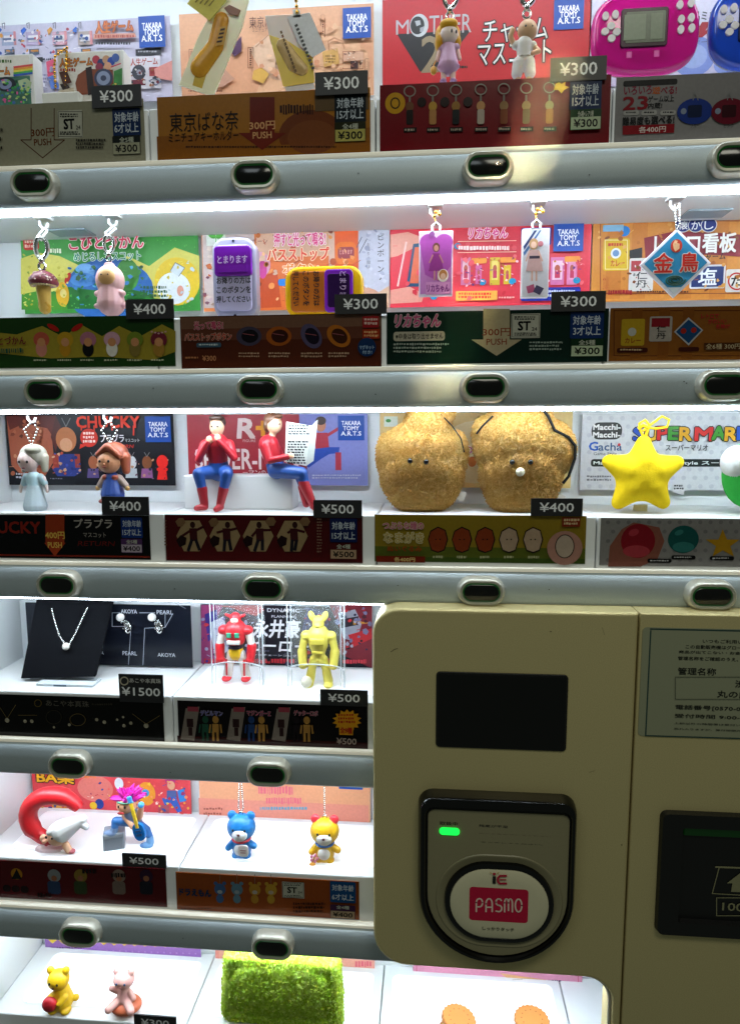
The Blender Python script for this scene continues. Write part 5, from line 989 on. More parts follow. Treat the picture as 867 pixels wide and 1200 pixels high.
q.obj('cap_spots', VINYL, r); clasp(r, -1, 0, 88, 38); hk = loc_(r, HK['mush']); strap(r, hk, (0, 0, 84))
r = toy('hooded_doll_charm', 'pale pink hooded doll charm hanging from a white strap', 'figure charm', 131, 361, .024, 'soft toy charms on white straps')
blob('body', [('e', (0, 0, 31), (17, 14, 18), '#e9b8b6'), ('c', (0, 0, 6), (0, 0, 22), 16, 13, '#e6b4b8'), ('e', (-14, -2, 16), (5, 5, 4), '#e6b4b8'), ('e', (14, -2, 16), (5, 5, 4), '#e6b4b8'), ('e', (-15, 0, 2.5), (6, 6, 3.5), '#dfaab4'), ('e', (-5, -3, 2), (6, 6, 3.5), '#dfaab4'), ('e', (6, -3, 2), (6, 6, 3.5), '#dfaab4'), ('e', (15, 0, 2.5), (6, 6, 3.5), '#dfaab4'), ('e', (0, 0, 49), (6, 6, 3), '#d89a9a')], VINYL, r, .9)
blob('face', [('e', (1, -11, 33), (10.5, 5, 9.5), '#d9a86e')], VINYL, r, .7); q = B(); q.sph((-3, -15.8, 35), .9, '#2a1c14'); q.sph((5, -15.8, 35), .9, '#2a1c14'); q.obj('eyes', PLAST, r)
clasp(r, 0, 0, 82, 30); strap(r, loc_(r, HK['pinkhood']), (0, 0, 80))
# bus buttons
GB = 'toy bus stop buttons'
GREYT = mat('translucent_grey_plastic', .22, color='#a8a6c0', trans=.15); YELT = mat('glossy_yellow_plastic', .22, color='#eab80c'); PURP = mat('purple_lens', .14, color='#7a1fae', coat=.4); BROWNP = mat('amber_lens', .2, color='#b8641c', coat=.3); LAV = mat('lavender_panel', .25, color='#bcb6da')
Y = .02
a = V(247, 278, Y); b_ = V(301, 366, Y)
r = thing('bus_button', 'upright grey bus stop button with purple lens', 'toy button', ((a.x + b_.x) / 2, Y, FZ(1)), group=GB); cx, w, h = 0, b_.x - a.x, a.z - FZ(1)
q = B(); q.prism(rrect(0, h / 2, w, h, .0105), .001, .012, '#ffffff', bev=.0022); q.obj('case', GREYT, r)
q = B(); q.prism(rrect(0, h / 2, w * .80, h * .80, .0035), -.0012, .002, '#ffffff', bev=.0008); q.obj('front_panel', LAV, r)
q = B(); q.prism(rrect(0, h * .70, w * .84, h * .37, .003), -.0024, .001, '#ffffff', bev=.0008); q.prism(rrect(0, h * .69, w * .66, h * .26, .001), -.0031, -.002, '#ffffff'); q.obj('lens', PURP, r)
q = B(); [q.sph((0, .0006, z), (.0012, .0008, .0012), '#4a4a58') for z in (h * .045, h * .955)]; q.obj('screw', METAL, r)
d = On(r, Y - .0032); d.part('lettering'); d.text('とまります', 255, 300, 290, 308, '#dcb8ec', bold=.03); d.Y = Y - .0013; d.n = 0
for t, y in (('お降りの方は', 325), ('このボタンを', 336), ('押してください', 347)): d.text(t, 254, y, 294, y + 7, '#22222c', bold=.035)
d.frame(252, 296, 293, 315, .5, '#4a1878') if False else None
d.done(r)
a = V(333, 312, Y); b_ = V(425, 366, Y)
r = thing('bus_button', 'yellow bus stop button lying on its side with brown panel', 'toy button', ((a.x + b_.x) / 2, Y, FZ(1)), group=GB); w, h = b_.x - a.x, a.z - FZ(1)
q = B(); q.prism(rrect(0, h / 2, w, h, .0105), .001, .012, '#ffffff', bev=.0022); q.obj('case', YELT, r)
q = B(); q.prism(rrect(-w * .02, h / 2, w * .80, h * .78, .0035), -.0012, .002, '#ffffff', bev=.0008); q.obj('front_panel', BROWNP, r)
q = B(); q.prism(rrect(w * .20, h / 2, w * .36, h * .82, .003), -.0024, .001, '#ffffff', bev=.0008); q.obj('lens', PURP, r)
q = B(); q.prism(rrect(w * .20, h / 2, w * .28, h * .64, .002), -.0028, -.002, '#2a1040', bev=.0003); q.obj('lens_window', GLOSS, r)
d = On(r, Y - .0030); d.part('lettering'); d.text('とまります', 383, 334, 421, 341, '#c8a8d8', bold=.02, rot=-math.pi / 2); d.Y = Y - .0013; d.n = 0
for t, x in (('お降りの方は', 371), ('このボタンを', 359), ('押してください', 347)): d.text(t, x - 19.5, 334.5, x + 19.5, 341.5, '#201410', bold=.035, rot=-math.pi / 2)
d.done(r)
# doll boxes
GX = 'doll boxes on gold chains'
Y = .021
def doll_box(label, x0, y0, x1, y1, front, hook, kind):
    a, b_ = V(x0, y0, Y), V(x1, y1, Y)
    r = thing('doll_box', label, 'toy box', ((a.x + b_.x) / 2, Y, b_.z), group=GX); w, h = b_.x - a.x, a.z - b_.z
    q = B(); q.box(-w / 2, w / 2, 0, .0055, 0, h, '#e2d8e4' if kind else '#e4e4e8', bev=.0005); q.obj('box', PLAST, r)
    d = On(r, Y - .0001); d.part('box_print'); d.rect(x0 + 1.5, y0 + 2, x1 - 1.5, y1 - 2, front)
    if kind:
        d.rect(x0 + 1.5, y0 + 2, x1 - 1.5, y0 + 12, '#dcc0dc'); d.ell(502, 284, 10, 9, '#a84aa0'); d.ell(520, 284, 10, 9, '#a84aa0'); d.poly([(492, 285), (530, 285), (528, 312), (514, 330), (498, 322), (494, 300)], '#a84aa0')
        d.ell(511, 290, 4, 5, '#6a3a30'); d.ell(511, 291, 2.6, 3.4, '#c88a78'); d.poly([(507, 297), (515, 297), (517, 304), (520, 318), (502, 318), (505, 304)], '#8a2a78'); d.line([(507, 299), (503, 308)], 1.5, '#c08078'); d.line([(515, 299), (519, 308)], 1.5, '#c08078'); d.line([(509, 318), (509, 328)], 1.8, '#c08078'); d.line([(513, 318), (513, 328)], 1.8, '#c08078')
        d.ell(519, 323, 6, 7, '#e8dcd0'); d.ell(519, 322, 4.6, 5.4, '#b8743a'); d.ell(519, 324, 3, 3.4, '#e0b498'); d.rect(499, 331, 527, 345, '#d08ac0'); d.text('リカちゃん', 500, 334, 526, 342, '#7c2a7c', bold=.06); d.ell(506, 275, 3, 3, '#8a4a8a')
    else:
        d.rect(x0 + 1.5, y0 + 2, x1 - 1.5, y0 + 10, '#d0d4dc'); d.poly([(613, 289), (626, 270), (629, 270), (614, 293)], '#2a3a6a'); d.poly([(613, 296), (632, 270), (634, 270), (614, 300)], '#4a6a9a')
        d.ell(625, 286, 5, 6, '#c09468'); d.ell(625, 287, 3, 3.6, '#e0b8a4'); d.poly([(620, 293), (631, 293), (633, 301), (636, 318), (616, 318), (619, 301)], '#c8a09c'); d.rect(620, 300, 632, 303, '#3a3040'); d.line([(620, 295), (616, 306)], 1.6, '#d8aa98'); d.line([(631, 295), (635, 306)], 1.6, '#d8aa98'); d.line([(623, 318), (623, 329)], 2, '#d8aa98'); d.line([(628, 318), (628, 329)], 2, '#d8aa98'); d.ell(633, 286, 3, 3, '#b8707c')
        d.poly([(616, 336), (625, 333), (627, 342), (618, 344)], '#a84a6a'); d.poly([(628, 334), (637, 338), (632, 346), (624, 342)], '#3a3450')
    d.done(r); hk = Vector(hook) - r.location
    q = B(); q.tube([(x, -.0005, z) for x, z in ((-.0025, h), (-.003, h + .003), (0, h + .0055), (.003, h + .003), (.0025, h))], .0009, '#e0e4ea', 7); q.obj('hanger', PLAST, r)
    chain(r, [(0, 0, h + .005), (hk.x * .5 - .001, 0, h + .010), hk - Vector((0, 0, -.001))], .0013, GOLD)
    chain(r, [(hk.x * .5, 0, h + .013), (hk.x + .003, -.001, h + .011), (hk.x + .002, 0, h + .015)], .0014, GOLD)
doll_box('pink window doll box with heart shaped front', 491, 271, 530, 346, '#c077b8', HK['box1'], 1)
doll_box('white doll box with navy stripes on its top corner', 612, 268, 642, 348, '#d6d2da', HK['box2'], 0)
# diamond sign charm
r = toy('diamond_sign_charm', 'blue diamond sign charm with red Chinese characters on a silver chain', 'sign charm', 789, 349, .020)
q = B(); q.prism([(0, 0), (37.5, 36), (0, 73), (-37.5, 36)], 0, 3.4, '#e4e2ea', bev=.9); q.obj('acrylic_plate', GLOSS, r)
q = B(); q.prism([(0, 4), (33, 36.4), (0, 69), (-33, 36.4)], -.3, .2, '#2f86b4'); q.prism([(-7, 11), (0, 4), (7, 11)], -.5, -.3, '#dfe6ea'); q.obj('sign_print', PRINT, r)
for nm in ('characters',):
    q = B(); q.flat = True
    for t, cx_, c2 in (('金', -13, 0), ('鳥', 14, 0)):
        for bo, cl, yy, an in [(1.3, '#e8e4e0', -.5 - .02 * i, i * math.pi / 4) for i in range(8)] + [(.5, '#c4281c', -.8 - .02 * i, i * math.pi / 2) for i in range(4)]:
            v, f = glyphs(t, 0, 2); b0 = v; mn, mx = b0.min(0), b0.max(0); m_2 = (mn + mx) / 2; k = 20 / (mx[1] - mn[1])
            q.add([(cx_ + (p[0] - m_2[0]) * k * .95 + bo * math.cos(an), yy, 37 + (p[1] - m_2[1]) * k + bo * math.sin(an)) for p in v], f, cl)
    q.obj('characters', PRINT, r)
q = B(); q.loft([[(6 * math.cos(t), y, 54.5 + 7 * math.sin(t)) for t in [2 * math.pi * i / 20 for i in range(20)]] for y in (-.3, -.7)], '#c2341e', False, True)
q.add([(x, -.95, 54.5 + z) for x, z in ((-1, -6), (3, -3), (3, 2), (0, 3), (1, 5), (-2, 6), (-4, 2), (-3, -3))], [list(range(8))], '#eab88a'); q.sph((-1, -1, 57), (1.6, .3, 1.6), '#eab88a'); q.obj('emblem', PRINT, r)
q = B(); q.tube([((2 + 9 * i / 50) * math.cos(i * .38), -.7, 18.5 + (2 + 9 * i / 50) * .52 * math.sin(i * .38)) for i in range(51)], .7, '#1c4a34', 6); q.obj('coil_mark', PRINT, r)
hk = loc_(r, HK['sign']); chain(r, [(0, 0, 72), (-1.5, 0, 76), (hk[0] - 2.5, 0, hk[2] + 2)], 1.15, '#c8c8c4'); chain(r, [(0, 0, 72), (2, 0, 77), (hk[0] + 3, .8, hk[2] + 2)], 1.15, '#c8c8c4')
# --- bay 2: two dangling dolls
GC = 'dolls dangling on ball chains'
r = toy('doll_charm', 'doll with silver bob hair in long pale blue dress on ball chain', 'figure charm', 42, 595, .026, GC)
blob('body', [('e', (-4, -2, 58), (12.5, 11, 13.5), '#c9b2ac'), ('c', (-12, 0, 37), (-17, -1, 23), 2.6, 2.0, '#cfc0bc'), ('c', (13, 0, 37), (17, -1, 23), 2.6, 2.0, '#cfc0bc'), ('e', (-17, -1, 21), (2, 2, 3), '#d8c0b4'), ('e', (17, -1, 21), (2, 2, 3), '#d8c0b4'), ('c', (0, 0, 40), (0, 0, 48), 4, 4, '#c9b2ac')], VINYL, r, .8)
blob('dress', [('c', (0, 0, 3), (0, 0, 24), 14, 9, '#b4c4cc'), ('c', (0, 0, 24), (0, 0, 37), 8, 8.5, '#a8c4cc'), ('c', (-9, 0, 38), (-13, 0, 30), 4.6, 3.8, '#a8c4cc'), ('c', (9, 0, 38), (14, 0, 30), 4.6, 3.8, '#a8c4cc'), ('e', (0, 0, 24), (9, 8, 2), '#9ab4bc')], VINYL, r, .9)
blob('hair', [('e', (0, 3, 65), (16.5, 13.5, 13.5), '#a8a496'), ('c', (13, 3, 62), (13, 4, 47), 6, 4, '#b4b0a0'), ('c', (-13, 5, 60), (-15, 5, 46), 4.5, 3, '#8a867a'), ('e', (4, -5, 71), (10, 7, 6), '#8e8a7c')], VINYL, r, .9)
q = B(); [q.sph((x, -12.4, 57), (1.6, .7, 1.9), '#2a2226') for x in (-9.5, .5)]; q.sph((-4.5, -12.6, 49.5), (2.4, .6, .9), '#6a2a30'); q.obj('face_details', PLAST, r)
hk = loc_(r, HK['silver']); chain(r, [(0, 0, 78), (-8, 0, 96), (hk[0], hk[1], hk[2])], 1.5, '#cfcfcb'); chain(r, [(1, 0, 78), (9, 0, 96), (hk[0] + 1, hk[1], hk[2])], 1.5, '#cfcfcb')
r = toy('doll_charm', 'doll with auburn hair in blue dungarees dangling on a ball chain', 'figure charm', 133, 588, .026, GC)
blob('body', [('e', (-1, -3, 49), (14, 12, 14.5), '#c48a66'), ('e', (-17, -3, 17), (3, 3, 3.4), '#d8b070'), ('e', (20, -3, 17), (3, 3, 3.4), '#d8b070')], VINYL, r, .8)
blob('clothes', [('c', (0, 0, 10), (0, 0, 28), 14, 9, '#1f3f86'), ('c', (-9, 0, 29), (-15, -2, 20), 4.6, 3.8, '#a08a80'), ('c', (9, 0, 29), (18, -2, 20), 4.6, 3.8, '#a08a80'), ('c', (-8, 0, 3), (-8, 0, 8), 6, 6.5, '#1f3f86'), ('c', (8, 0, 3), (8, 0, 8), 6, 6.5, '#1f3f86'), ('e', (-6, -5, 30), (4, 4, 3), '#a04a34'), ('e', (6, -5, 30), (4, 4, 3), '#a04a34'), ('e', (-9, -3, 1), (7, 9, 3.5), '#7a2c24'), ('e', (9, -3, 1), (7, 9, 3.5), '#7a2c24')], VINYL, r, .9)
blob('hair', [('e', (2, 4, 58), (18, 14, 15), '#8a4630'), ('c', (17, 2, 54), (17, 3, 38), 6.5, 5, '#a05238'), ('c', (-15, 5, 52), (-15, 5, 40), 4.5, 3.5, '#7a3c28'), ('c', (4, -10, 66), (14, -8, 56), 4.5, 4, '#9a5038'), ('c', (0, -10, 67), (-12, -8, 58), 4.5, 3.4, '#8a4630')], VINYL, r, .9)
q = B(); [q.sph((x, -15.2, 50), (1.5, .7, 1.8), '#1c2430') for x in (-7, 4)]; q.sph((-1.5, -15.4, 43), (2.6, .6, .9), '#7a3428'); q.sph((-1.5, -15.6, 46.5), (1.4, 1, 1.2), '#c48a66'); q.obj('face_details', PLAST, r)
hk = loc_(r, HK['auburn']); chain(r, [(-1, 0, 72), (-10, 0, 86), (hk[0] - 1, hk[1], hk[2])], 1.5, '#cfcfcb'); chain(r, [(1, 0, 72), (9, 0, 86), (hk[0] + 1, hk[1], hk[2])], 1.5, '#cfcfcb')
# white box with two seated figures
a = V(215, 557, .040); b_ = V(343, 597, .040)
WB = thing('display_box', 'plain white box on which two figures sit', 'box', ((a.x + b_.x) / 2, .040, FZ(2)))
q = B(); q.box(-(b_.x - a.x) / 2, (b_.x - a.x) / 2, 0, .026, 0, a.z - FZ(2), '#dcdcdc', bev=.0012); q.obj('box', SHELFM, WB)
RED, BLU, DRED = '#b01c2a', '#1f4a94', '#9c1a26'
GF = 'figures sitting on the white box'
r = toy('seated_figure', 'figure in red top and blue trousers sitting on white box, hands at chin', 'figure', 256, 597, .036, GF)
blob('body', [('e', (1, 2, 99), (8.6, 10, 11.5), SK), ('c', (1, 3, 82), (1, 2, 92), 4, 4, SK),
  ('c', (0, 8, 46), (0, 5, 60), 13, 11, BLU), ('c', (0, 5, 60), (0, 3, 77), 11.5, 14.5, RED), ('e', (-14, 3, 78), (6, 6, 6), RED), ('e', (15, 3, 78), (6, 6, 6), RED),
  ('c', (-16, 3, 77), (-20, -6, 60), 5.6, 4.4, RED), ('c', (-20, -6, 60), (-6, -14, 80), 4.4, 3.4, RED), ('c', (16, 3, 77), (23, -6, 62), 5.6, 4.4, RED), ('c', (23, -6, 62), (8, -14, 82), 4.4, 3.4, RED),
  ('e', (-4, -13, 84), (4, 4, 4.4), SK), ('e', (6, -13, 86), (4, 4, 4.4), SK),
  ('c', (-7, 6, 45), (-17, -17, 44), 9.5, 7, BLU), ('c', (8, 6, 45), (17, -17, 44), 9.5, 7, BLU), ('c', (-17, -17, 44), (-14, -15, 26), 7, 5.5, BLU), ('c', (17, -17, 44), (12, -15, 26), 7, 5.5, BLU),
  ('c', (-14, -15, 26), (-12, -14, 8), 6.2, 4.8, DRED), ('c', (12, -15, 26), (7, -14, 8), 6.2, 4.8, DRED), ('c', (-12, -14, 5), (-19, -22, 4), 4.6, 3.4, DRED), ('c', (7, -14, 5), (5, -24, 3), 4.6, 3.4, DRED)], VINYL, r, .9, 3)
blob('hair', [('e', (1, 5, 104), (9.8, 9.6, 9), '#3a261c'), ('e', (1, -3, 109), (8, 6, 3.6), '#3a261c')], VINYL, r, .9)
q = B(); [q.sph((x, -7.6, 99), (1.1, .6, 1.2), '#20181a') for x in (-2.5, 4.5)]; q.obj('eyes', PLAST, r)
r = toy('seated_figure', 'figure in red top reading a newspaper, seated at right end of white box', 'figure', 355, 600, .036, GF)
blob('body', [('e', (-33, 2, 104), (9.5, 8.6, 11.5), SK), ('c', (-37, 3, 86), (-34, 2, 96), 4, 4, SK),
  ('c', (-32, 6, 50), (-36, 5, 62), 11.5, 10, BLU), ('c', (-36, 5, 62), (-40, 3, 80), 10.5, 12, RED), ('e', (-40, -5, 82), (6, 6, 6), RED),
  ('c', (-42, -7, 80), (-36, -11, 62), 5.8, 4.6, RED), ('c', (-36, -11, 62), (-14, -14, 66), 4.6, 3.6, RED), ('c', (-34, 10, 80), (-26, 8, 64), 5, 4.4, RED), ('c', (-26, 8, 64), (-8, 2, 68), 4.4, 3.4, RED),
  ('e', (-11, -13, 67), (4.4, 3.6, 4), SK), ('e', (-6, 2, 69), (4, 3.6, 4), SK),
  ('c', (-32, 1, 50), (2, -14, 47), 10, 7.4, BLU), ('c', (-30, 10, 50), (-4, 2, 46), 9.5, 7, BLU), ('c', (2, -14, 47), (4, -13, 38), 7, 6.2, BLU), ('c', (-4, 2, 46), (0, -1, 34), 7, 5.6, BLU),
  ('c', (4, -13, 36), (14, -13, 12), 6.6, 4.8, DRED), ('c', (0, -1, 30), (5, -4, 10), 5.5, 4.4, DRED), ('c', (15, -13, 9), (22, -18, 4), 4.8, 3.4, DRED)], VINYL, r, .9, 3)
blob('hair', [('e', (-36, 3, 109), (9.8, 9.4, 9), '#5a3a26'), ('e', (-42, 3, 102), (4, 8, 8), '#5a3a26'), ('e', (-28, 0, 113), (6, 7, 3.4), '#5a3a26')], VINYL, r, .9)
q = B(); q.sph((-25.4, -4, 104), (.8, 1.2, 1.2), '#20181a'); q.obj('eyes', PLAST, r)
nroot = V(350, 544, .030)
r = thing('newspaper', 'tiny open newspaper held by the reading figure', 'newspaper', (nroot.x, .030, nroot.z), rz=-.15)
def q_(x, y): p = V(x, y, .030); return (p.x - nroot.x, p.z - nroot.z)
q = B(); pts = [q_(*p) for p in ((333, 541), (335, 494), (366, 499), (359, 546))]; q.prism(pts, 0, .0004, '#c9ccc6'); q.prism([q_(*p) for p in ((366, 499), (373, 492), (368, 540), (359, 546))], .0001, .0005, '#b8bcb8'); q.obj('sheet', PRINT, r)
q = B()
for j in range(15):
    y = 498 + j * 3.1
    if j in (4, 5): continue
    x = 338 - j * .15
    while x < 361 - j * .35:
        l = random.uniform(1.5, 4); q.prism([q_(x, y + 1.9), q_(x + l, y + 2.1), q_(x + l, y + .3), q_(x, y + .1)], -.0001, 0, random.choice(['#1c1c20', '#3a3a40', '#2a2a30'])); x += l + random.uniform(.4, 1.6)
q.obj('news_print', PRINT, r)
# fleece oysters
GO = 'brown fleece oyster plushes'
FC = ['#cf9854', '#c48c48', '#d8a663', '#bc8443', '#d29c58']
r = toy('fleece_plush', 'brown fleece plush with two bead eyes and no pearl', 'plush toy', 494, 596, .040, GO)
o = blob('body', [('e', (0, 0, 40), (46, 20, 40), FC[0]), ('e', (-1, 1, 62), (46, 18, 38), FC[0]), ('e', (6, 2, 92), (25, 15, 30), FC[0]), ('e', (15, 2, 114), (20, 12, 18), FC[0]), ('e', (0, 0, 20), (38, 19, 22), FC[0]), ('e', (40, 3, 64), (10, 10, 24), FC[0]), ('e', (-40, 3, 62), (10, 10, 24), FC[0])], FUR, r, 2.5, 3)
furry(o, 15000, 6.0, 1.4, FC, seed=3)
q = B(); q.sph((-13, -25, 57), 3.2, '#0c0a0a'); q.sph((5, -25, 56), 3.2, '#0c0a0a'); q.obj('eyes', BLACKGL, r)
q = B(); q.tube([(14, -12, 120), (22, -11, 108), (34, -10, 96), (44, -10, 82), (48, -9, 66)], .8, '#1a1818', 6); q.obj('edge_cord', FELT, r)
q = B(); q.prism([(36, 12), (48, 8), (52, 18), (40, 24)], 4, 5, '#d8d8d4'); q.obj('care_tag', PRINT, r)
r = toy('fleece_plush', 'brown fleece plush with black edge cord and a white pearl', 'plush toy', 609, 598, .040, GO)
o = blob('body', [('e', (0, 0, 42), (45, 20, 42), FC[0]), ('e', (-4, 1, 74), (48, 18, 40), FC[0]), ('e', (-2, 2, 98), (36, 15, 28), FC[0]), ('e', (6, 2, 114), (22, 12, 20), FC[0]), ('e', (34, 2, 70), (24, 15, 30), FC[0]), ('e', (0, 0, 20), (38, 19, 22), FC[0]), ('e', (-40, 3, 88), (13, 11, 18), FC[0])], FUR, r, 2.5, 3)
furry(o, 16000, 6.0, 1.4, FC, seed=5)
q = B(); q.sph((-13, -25, 57), 3.2, '#0c0a0a'); q.sph((7, -25, 57), 3.2, '#0c0a0a'); q.obj('eyes', BLACKGL, r)
q = B(); q.sph((-4, -26, 46), (5, 5, 5), '#e8e2cc', 14, 10); q.obj('pearl', GLOSS, r)
q = B(); q.tube([(6, -16, 125), (18, -16, 118), (26, -15, 108), (34, -15, 92), (50, -13, 84), (58, -11, 74), (58, -10, 60), (52, -9, 40), (46, -9, 32)], 1.7, '#151515', 7); q.tube([(-34, -12, 108), (-46, -11, 96), (-52, -10, 88)], 1.2, '#1a1818', 6); q.obj('edge_cord', FELT, r)
q = B(); q.prism([(36, 10), (48, 6), (52, 16), (40, 22)], 4, 5, '#d8d8d4'); q.obj('care_tag', PRINT, r)
# plain yellow star and green and white ball
r = toy('star_plush', 'plump yellow star plush with a cord loop on its top point', 'plush toy', 750, 600, .035)
cz = 42; tips = [(0, 88 - cz), (46, 60 - cz), (30, 4 - cz), (-31, 3 - cz), (-46, 61 - cz)]
pr = [('e', (0, 0, cz - 1), (30, 19, 29), '#f2d01c')] + [('c', (tx * .35, 0, cz + tz * .35), (tx * .80, 0, cz + tz * .80), 19, 9.0, '#f2d01c') for tx, tz in tips]
o = blob('body', pr, FELT, r, 1.6, 45)
q = B(); q.tube([(0, 0, 84), (-4, 0, 92), (-6, -1, 100), (0, -2, 104), (5, -2, 98), (3, -1, 90), (0, 0, 84)], 1.4, '#d8b018', 7); q.tube([(-2, -2, 92), (8, -2, 100), (18, -2, 108), (26, -2, 104), (24, -2, 96), (12, -2, 94), (0, -3, 96)], 1.3, '#d8b018', 7); q.tube([(-6, 0, 94), (-2, -3, 98), (4, -2, 95)], 2.2, '#d8b018', 7); q.obj('cord_loop', FELT, r)
q = B(); q.prism([(-7, 1), (9, 0), (9, 8), (-6, 8)], 5, 6, '#d8d4b0'); q.obj('care_tag', PRINT, r)
r = toy('ball_plush', 'green and white plush ball cut by the right edge', 'plush toy', 876, 596, .035)
o = blob('body', [('e', (0, 0, 38), (30, 24, 38), '#2e9a3c'), ('e', (-17, -5, 52), (17, 20, 19), '#dfe2e2')], FELT, r, 1.6, 2)
# --- bay 3: pearl jewellery
bl, br_ = V(25, 795, .030), V(112, 793, .030); tl, tr = V(43, 704, .062), V(132, 707, .062)
r = thing('necklace_stand', 'slanted black velvet board holding a pearl necklace', 'jewellery stand', ((bl.x + br_.x) / 2, .030, FZ(3)))
VELV = mat('black_velvet', .9, spec=.1, color='#07080c', noise=.2, bump=.3, bscale=1500)
q = B(); f4 = [p - r.location for p in (bl, br_, tr, tl)]; bk = [p + Vector((0, .003, .001)) for p in f4]; q.add(f4 + bk, [[0, 1, 2, 3], [7, 6, 5, 4], [0, 4, 5, 1], [1, 5, 6, 2], [2, 6, 7, 3], [3, 7, 4, 0]], '#07080c'); q.obj('board', VELV, r)
q = B(); pa, pb = V(38, 806, .016), V(104, 806, .016); q.box(pa.x - r.location.x, pb.x - r.location.x, -.008, .008, 0.0002, .0022, '#cfd8de', bev=.0003); q.box(pa.x - r.location.x + .015, pa.x - r.location.x + .026, -.0083, -.0079, .0004, .0018, '#5a6a78'); q.obj('base_plate', GLOSS, r)
def onb(x, y):                                   # a point of the slanted board's face
    n = (f4[1] - f4[0]).cross(f4[3] - f4[0]).normalized(); d = ray(x, y); p0 = r.location + f4[0]
    t = (p0 - CAM).dot(n) / d.dot(n); return CAM + d * t + n * (-.0012 if n.y > 0 else .0012)
nk = thing('pearl_necklace', 'silver chain necklace with one white pearl on black board', 'necklace', onb(80, 757))
ch = [(62, 714), (66, 730), (71, 745), (77, 755), (83, 755), (90, 742), (97, 727), (104, 712)]
chain(nk, [onb(*p) - nk.location for p in ch], .0009, '#d4d4d2', 1.6)
q = B(); q.sph((0, -.002, 0), .0031, '#eeeae4', 16, 12); q.obj('pearl', GLOSS, nk)
for x, label in ((145, 'left pearl earring with silver bow beside the black velvet board'), (182, 'pearl earring with silver bow nearer the poster edge')):
    p = V(x - 1, 726, .067); e = thing('pearl_earring', 'pearl and silver bow earring ' + ('closer to the necklace stand' if x < 160 else 'farther from the necklace stand'), 'earring', p, group='pearl earrings')
    q = B(); q.sph((-.002, 0, .002), .0036, '#efebe6', 14, 10); q.obj('pearl', GLOSS, e)
    q = B(); 
    for t, rx in ((.004, .0030), (-.001, .0022), (.002, .0026)): q.tube([(.003 + rx * math.cos(a) * .8 + t * .3, 0, -.003 - abs(t) * 1.2 + rx * math.sin(a) * 1.4) for a in [2 * math.pi * i / 12 for i in range(12)]], .0007, '#d8d8d6', 6, True)
    for i in range(10): q.sph((.002 + random.uniform(-.003, .003), -.001, -.003 + random.uniform(-.005, .003)), .0007, '#f0f0f0', 6, 4)
    q.obj('bow', METAL, e)
# robots in open clear trays
GR = 'toy robots in clear trays'; GTR = 'clear blister trays'
def tray(x0, x1, y0, y1, Y, label):
    a, b_ = V(x0, y0, Y), V(x1, y1, Y); w, h = b_.x - a.x, a.z - FZ(3)
    t = thing('blister_tray', label, 'plastic tray', ((a.x + b_.x) / 2, Y, FZ(3)), group=GTR)
    CL = CLEAR
    q = B(); q.box(-w / 2 + .001, w / 2 - .001, .0118, .0121, .0008, h, '#ffffff'); q.obj('tray_back', clear_plastic('thin_clear_plastic', .07) if 'thin_clear_plastic' not in bpy.data.materials else bpy.data.materials['thin_clear_plastic'], t)
    q = B(); q.tube([(-w / 2, 0, .001), (-w / 2, 0, h), (w / 2, 0, h), (w / 2, 0, .001)], .0006, '#ffffff', 6); q.tube([(-w / 2 + .003, 0, .001), (-w / 2 + .003, 0, h)], .0004, '#ffffff', 6); q.tube([(w / 2 - .003, 0, .001), (w / 2 - .003, 0, h)], .0004, '#ffffff', 6)
    q.tube([(-w / 2, -.001, .001)] + [(-w / 2 * .98 * math.cos(math.pi * i / 12), -.001 - .002 * math.sin(math.pi * i / 12), .012 + .009 * math.sin(math.pi * i / 12) ** .5) for i in range(13)] + [(w / 2, -.001, .001)], .0006, '#ffffff', 6)
    q.obj('tray_rim', clear_plastic('clear_rim', .45, '#e8f2f8') if 'clear_rim' not in bpy.data.materials else bpy.data.materials['clear_rim'], t)
tray(246, 309, 706, 800, .036, 'clear open tray around the red and white robot')
tray(336, 404, 706, 806, .036, 'clear open tray around the yellow robot')
def robot(r, A, Bc, C, D, cz=1.0):
    sym = lambda f: [p for s_ in (-1, 1) for p in f(s_)]
    blob('body', [('c', (0, 0, 42), (0, 0, 50), 8, 11, C), ('c', (0, 0, 54), (0, 0, 64), 12, 13.5, A), ('c', (0, 0, 35), (0, 0, 38), 9, 8.5, D)] +
         sym(lambda s_: [('e', (s_ * 15, 0, 64), (7, 7, 6), A), ('c', (s_ * 17, 0, 60), (s_ * 20, -1, 46), 5, 4.6, Bc), ('c', (s_ * 20, -1, 44), (s_ * 19, -4, 32), 6, 5.4, A), ('e', (s_ * 18.5, -5, 28), (5.6, 5.6, 5), A),
                         ('c', (s_ * 6, 0, 34), (s_ * 9, 0, 20), 5.6, 5, Bc), ('c', (s_ * 9, 0, 20), (s_ * 11.5, 0, 7), 5.4, 6, Bc), ('e', (s_ * 12, -3, 3.4), (6, 9, 3.6), A)]), VINYL, r, .9, 3)
r = toy('toy_robot', 'red and white toy robot with yellow waist', 'robot figure', 278, 797, .040, GR)
robot(r, '#c8222c', '#dcd8d4', '#2a2230', '#e0b420')
blob('head', [('c', (0, 0, 76), (0, 0, 80), 7, 6.5, '#c8222c'), ('e', (0, -4, 77), (5, 5, 4), '#dcd8d4'), ('e', (-9, 0, 82), (5, 2, 2), '#c8222c', (0, 25, 0)), ('e', (9, 0, 82), (5, 2, 2), '#c8222c', (0, -25, 0))], VINYL, r, .7)
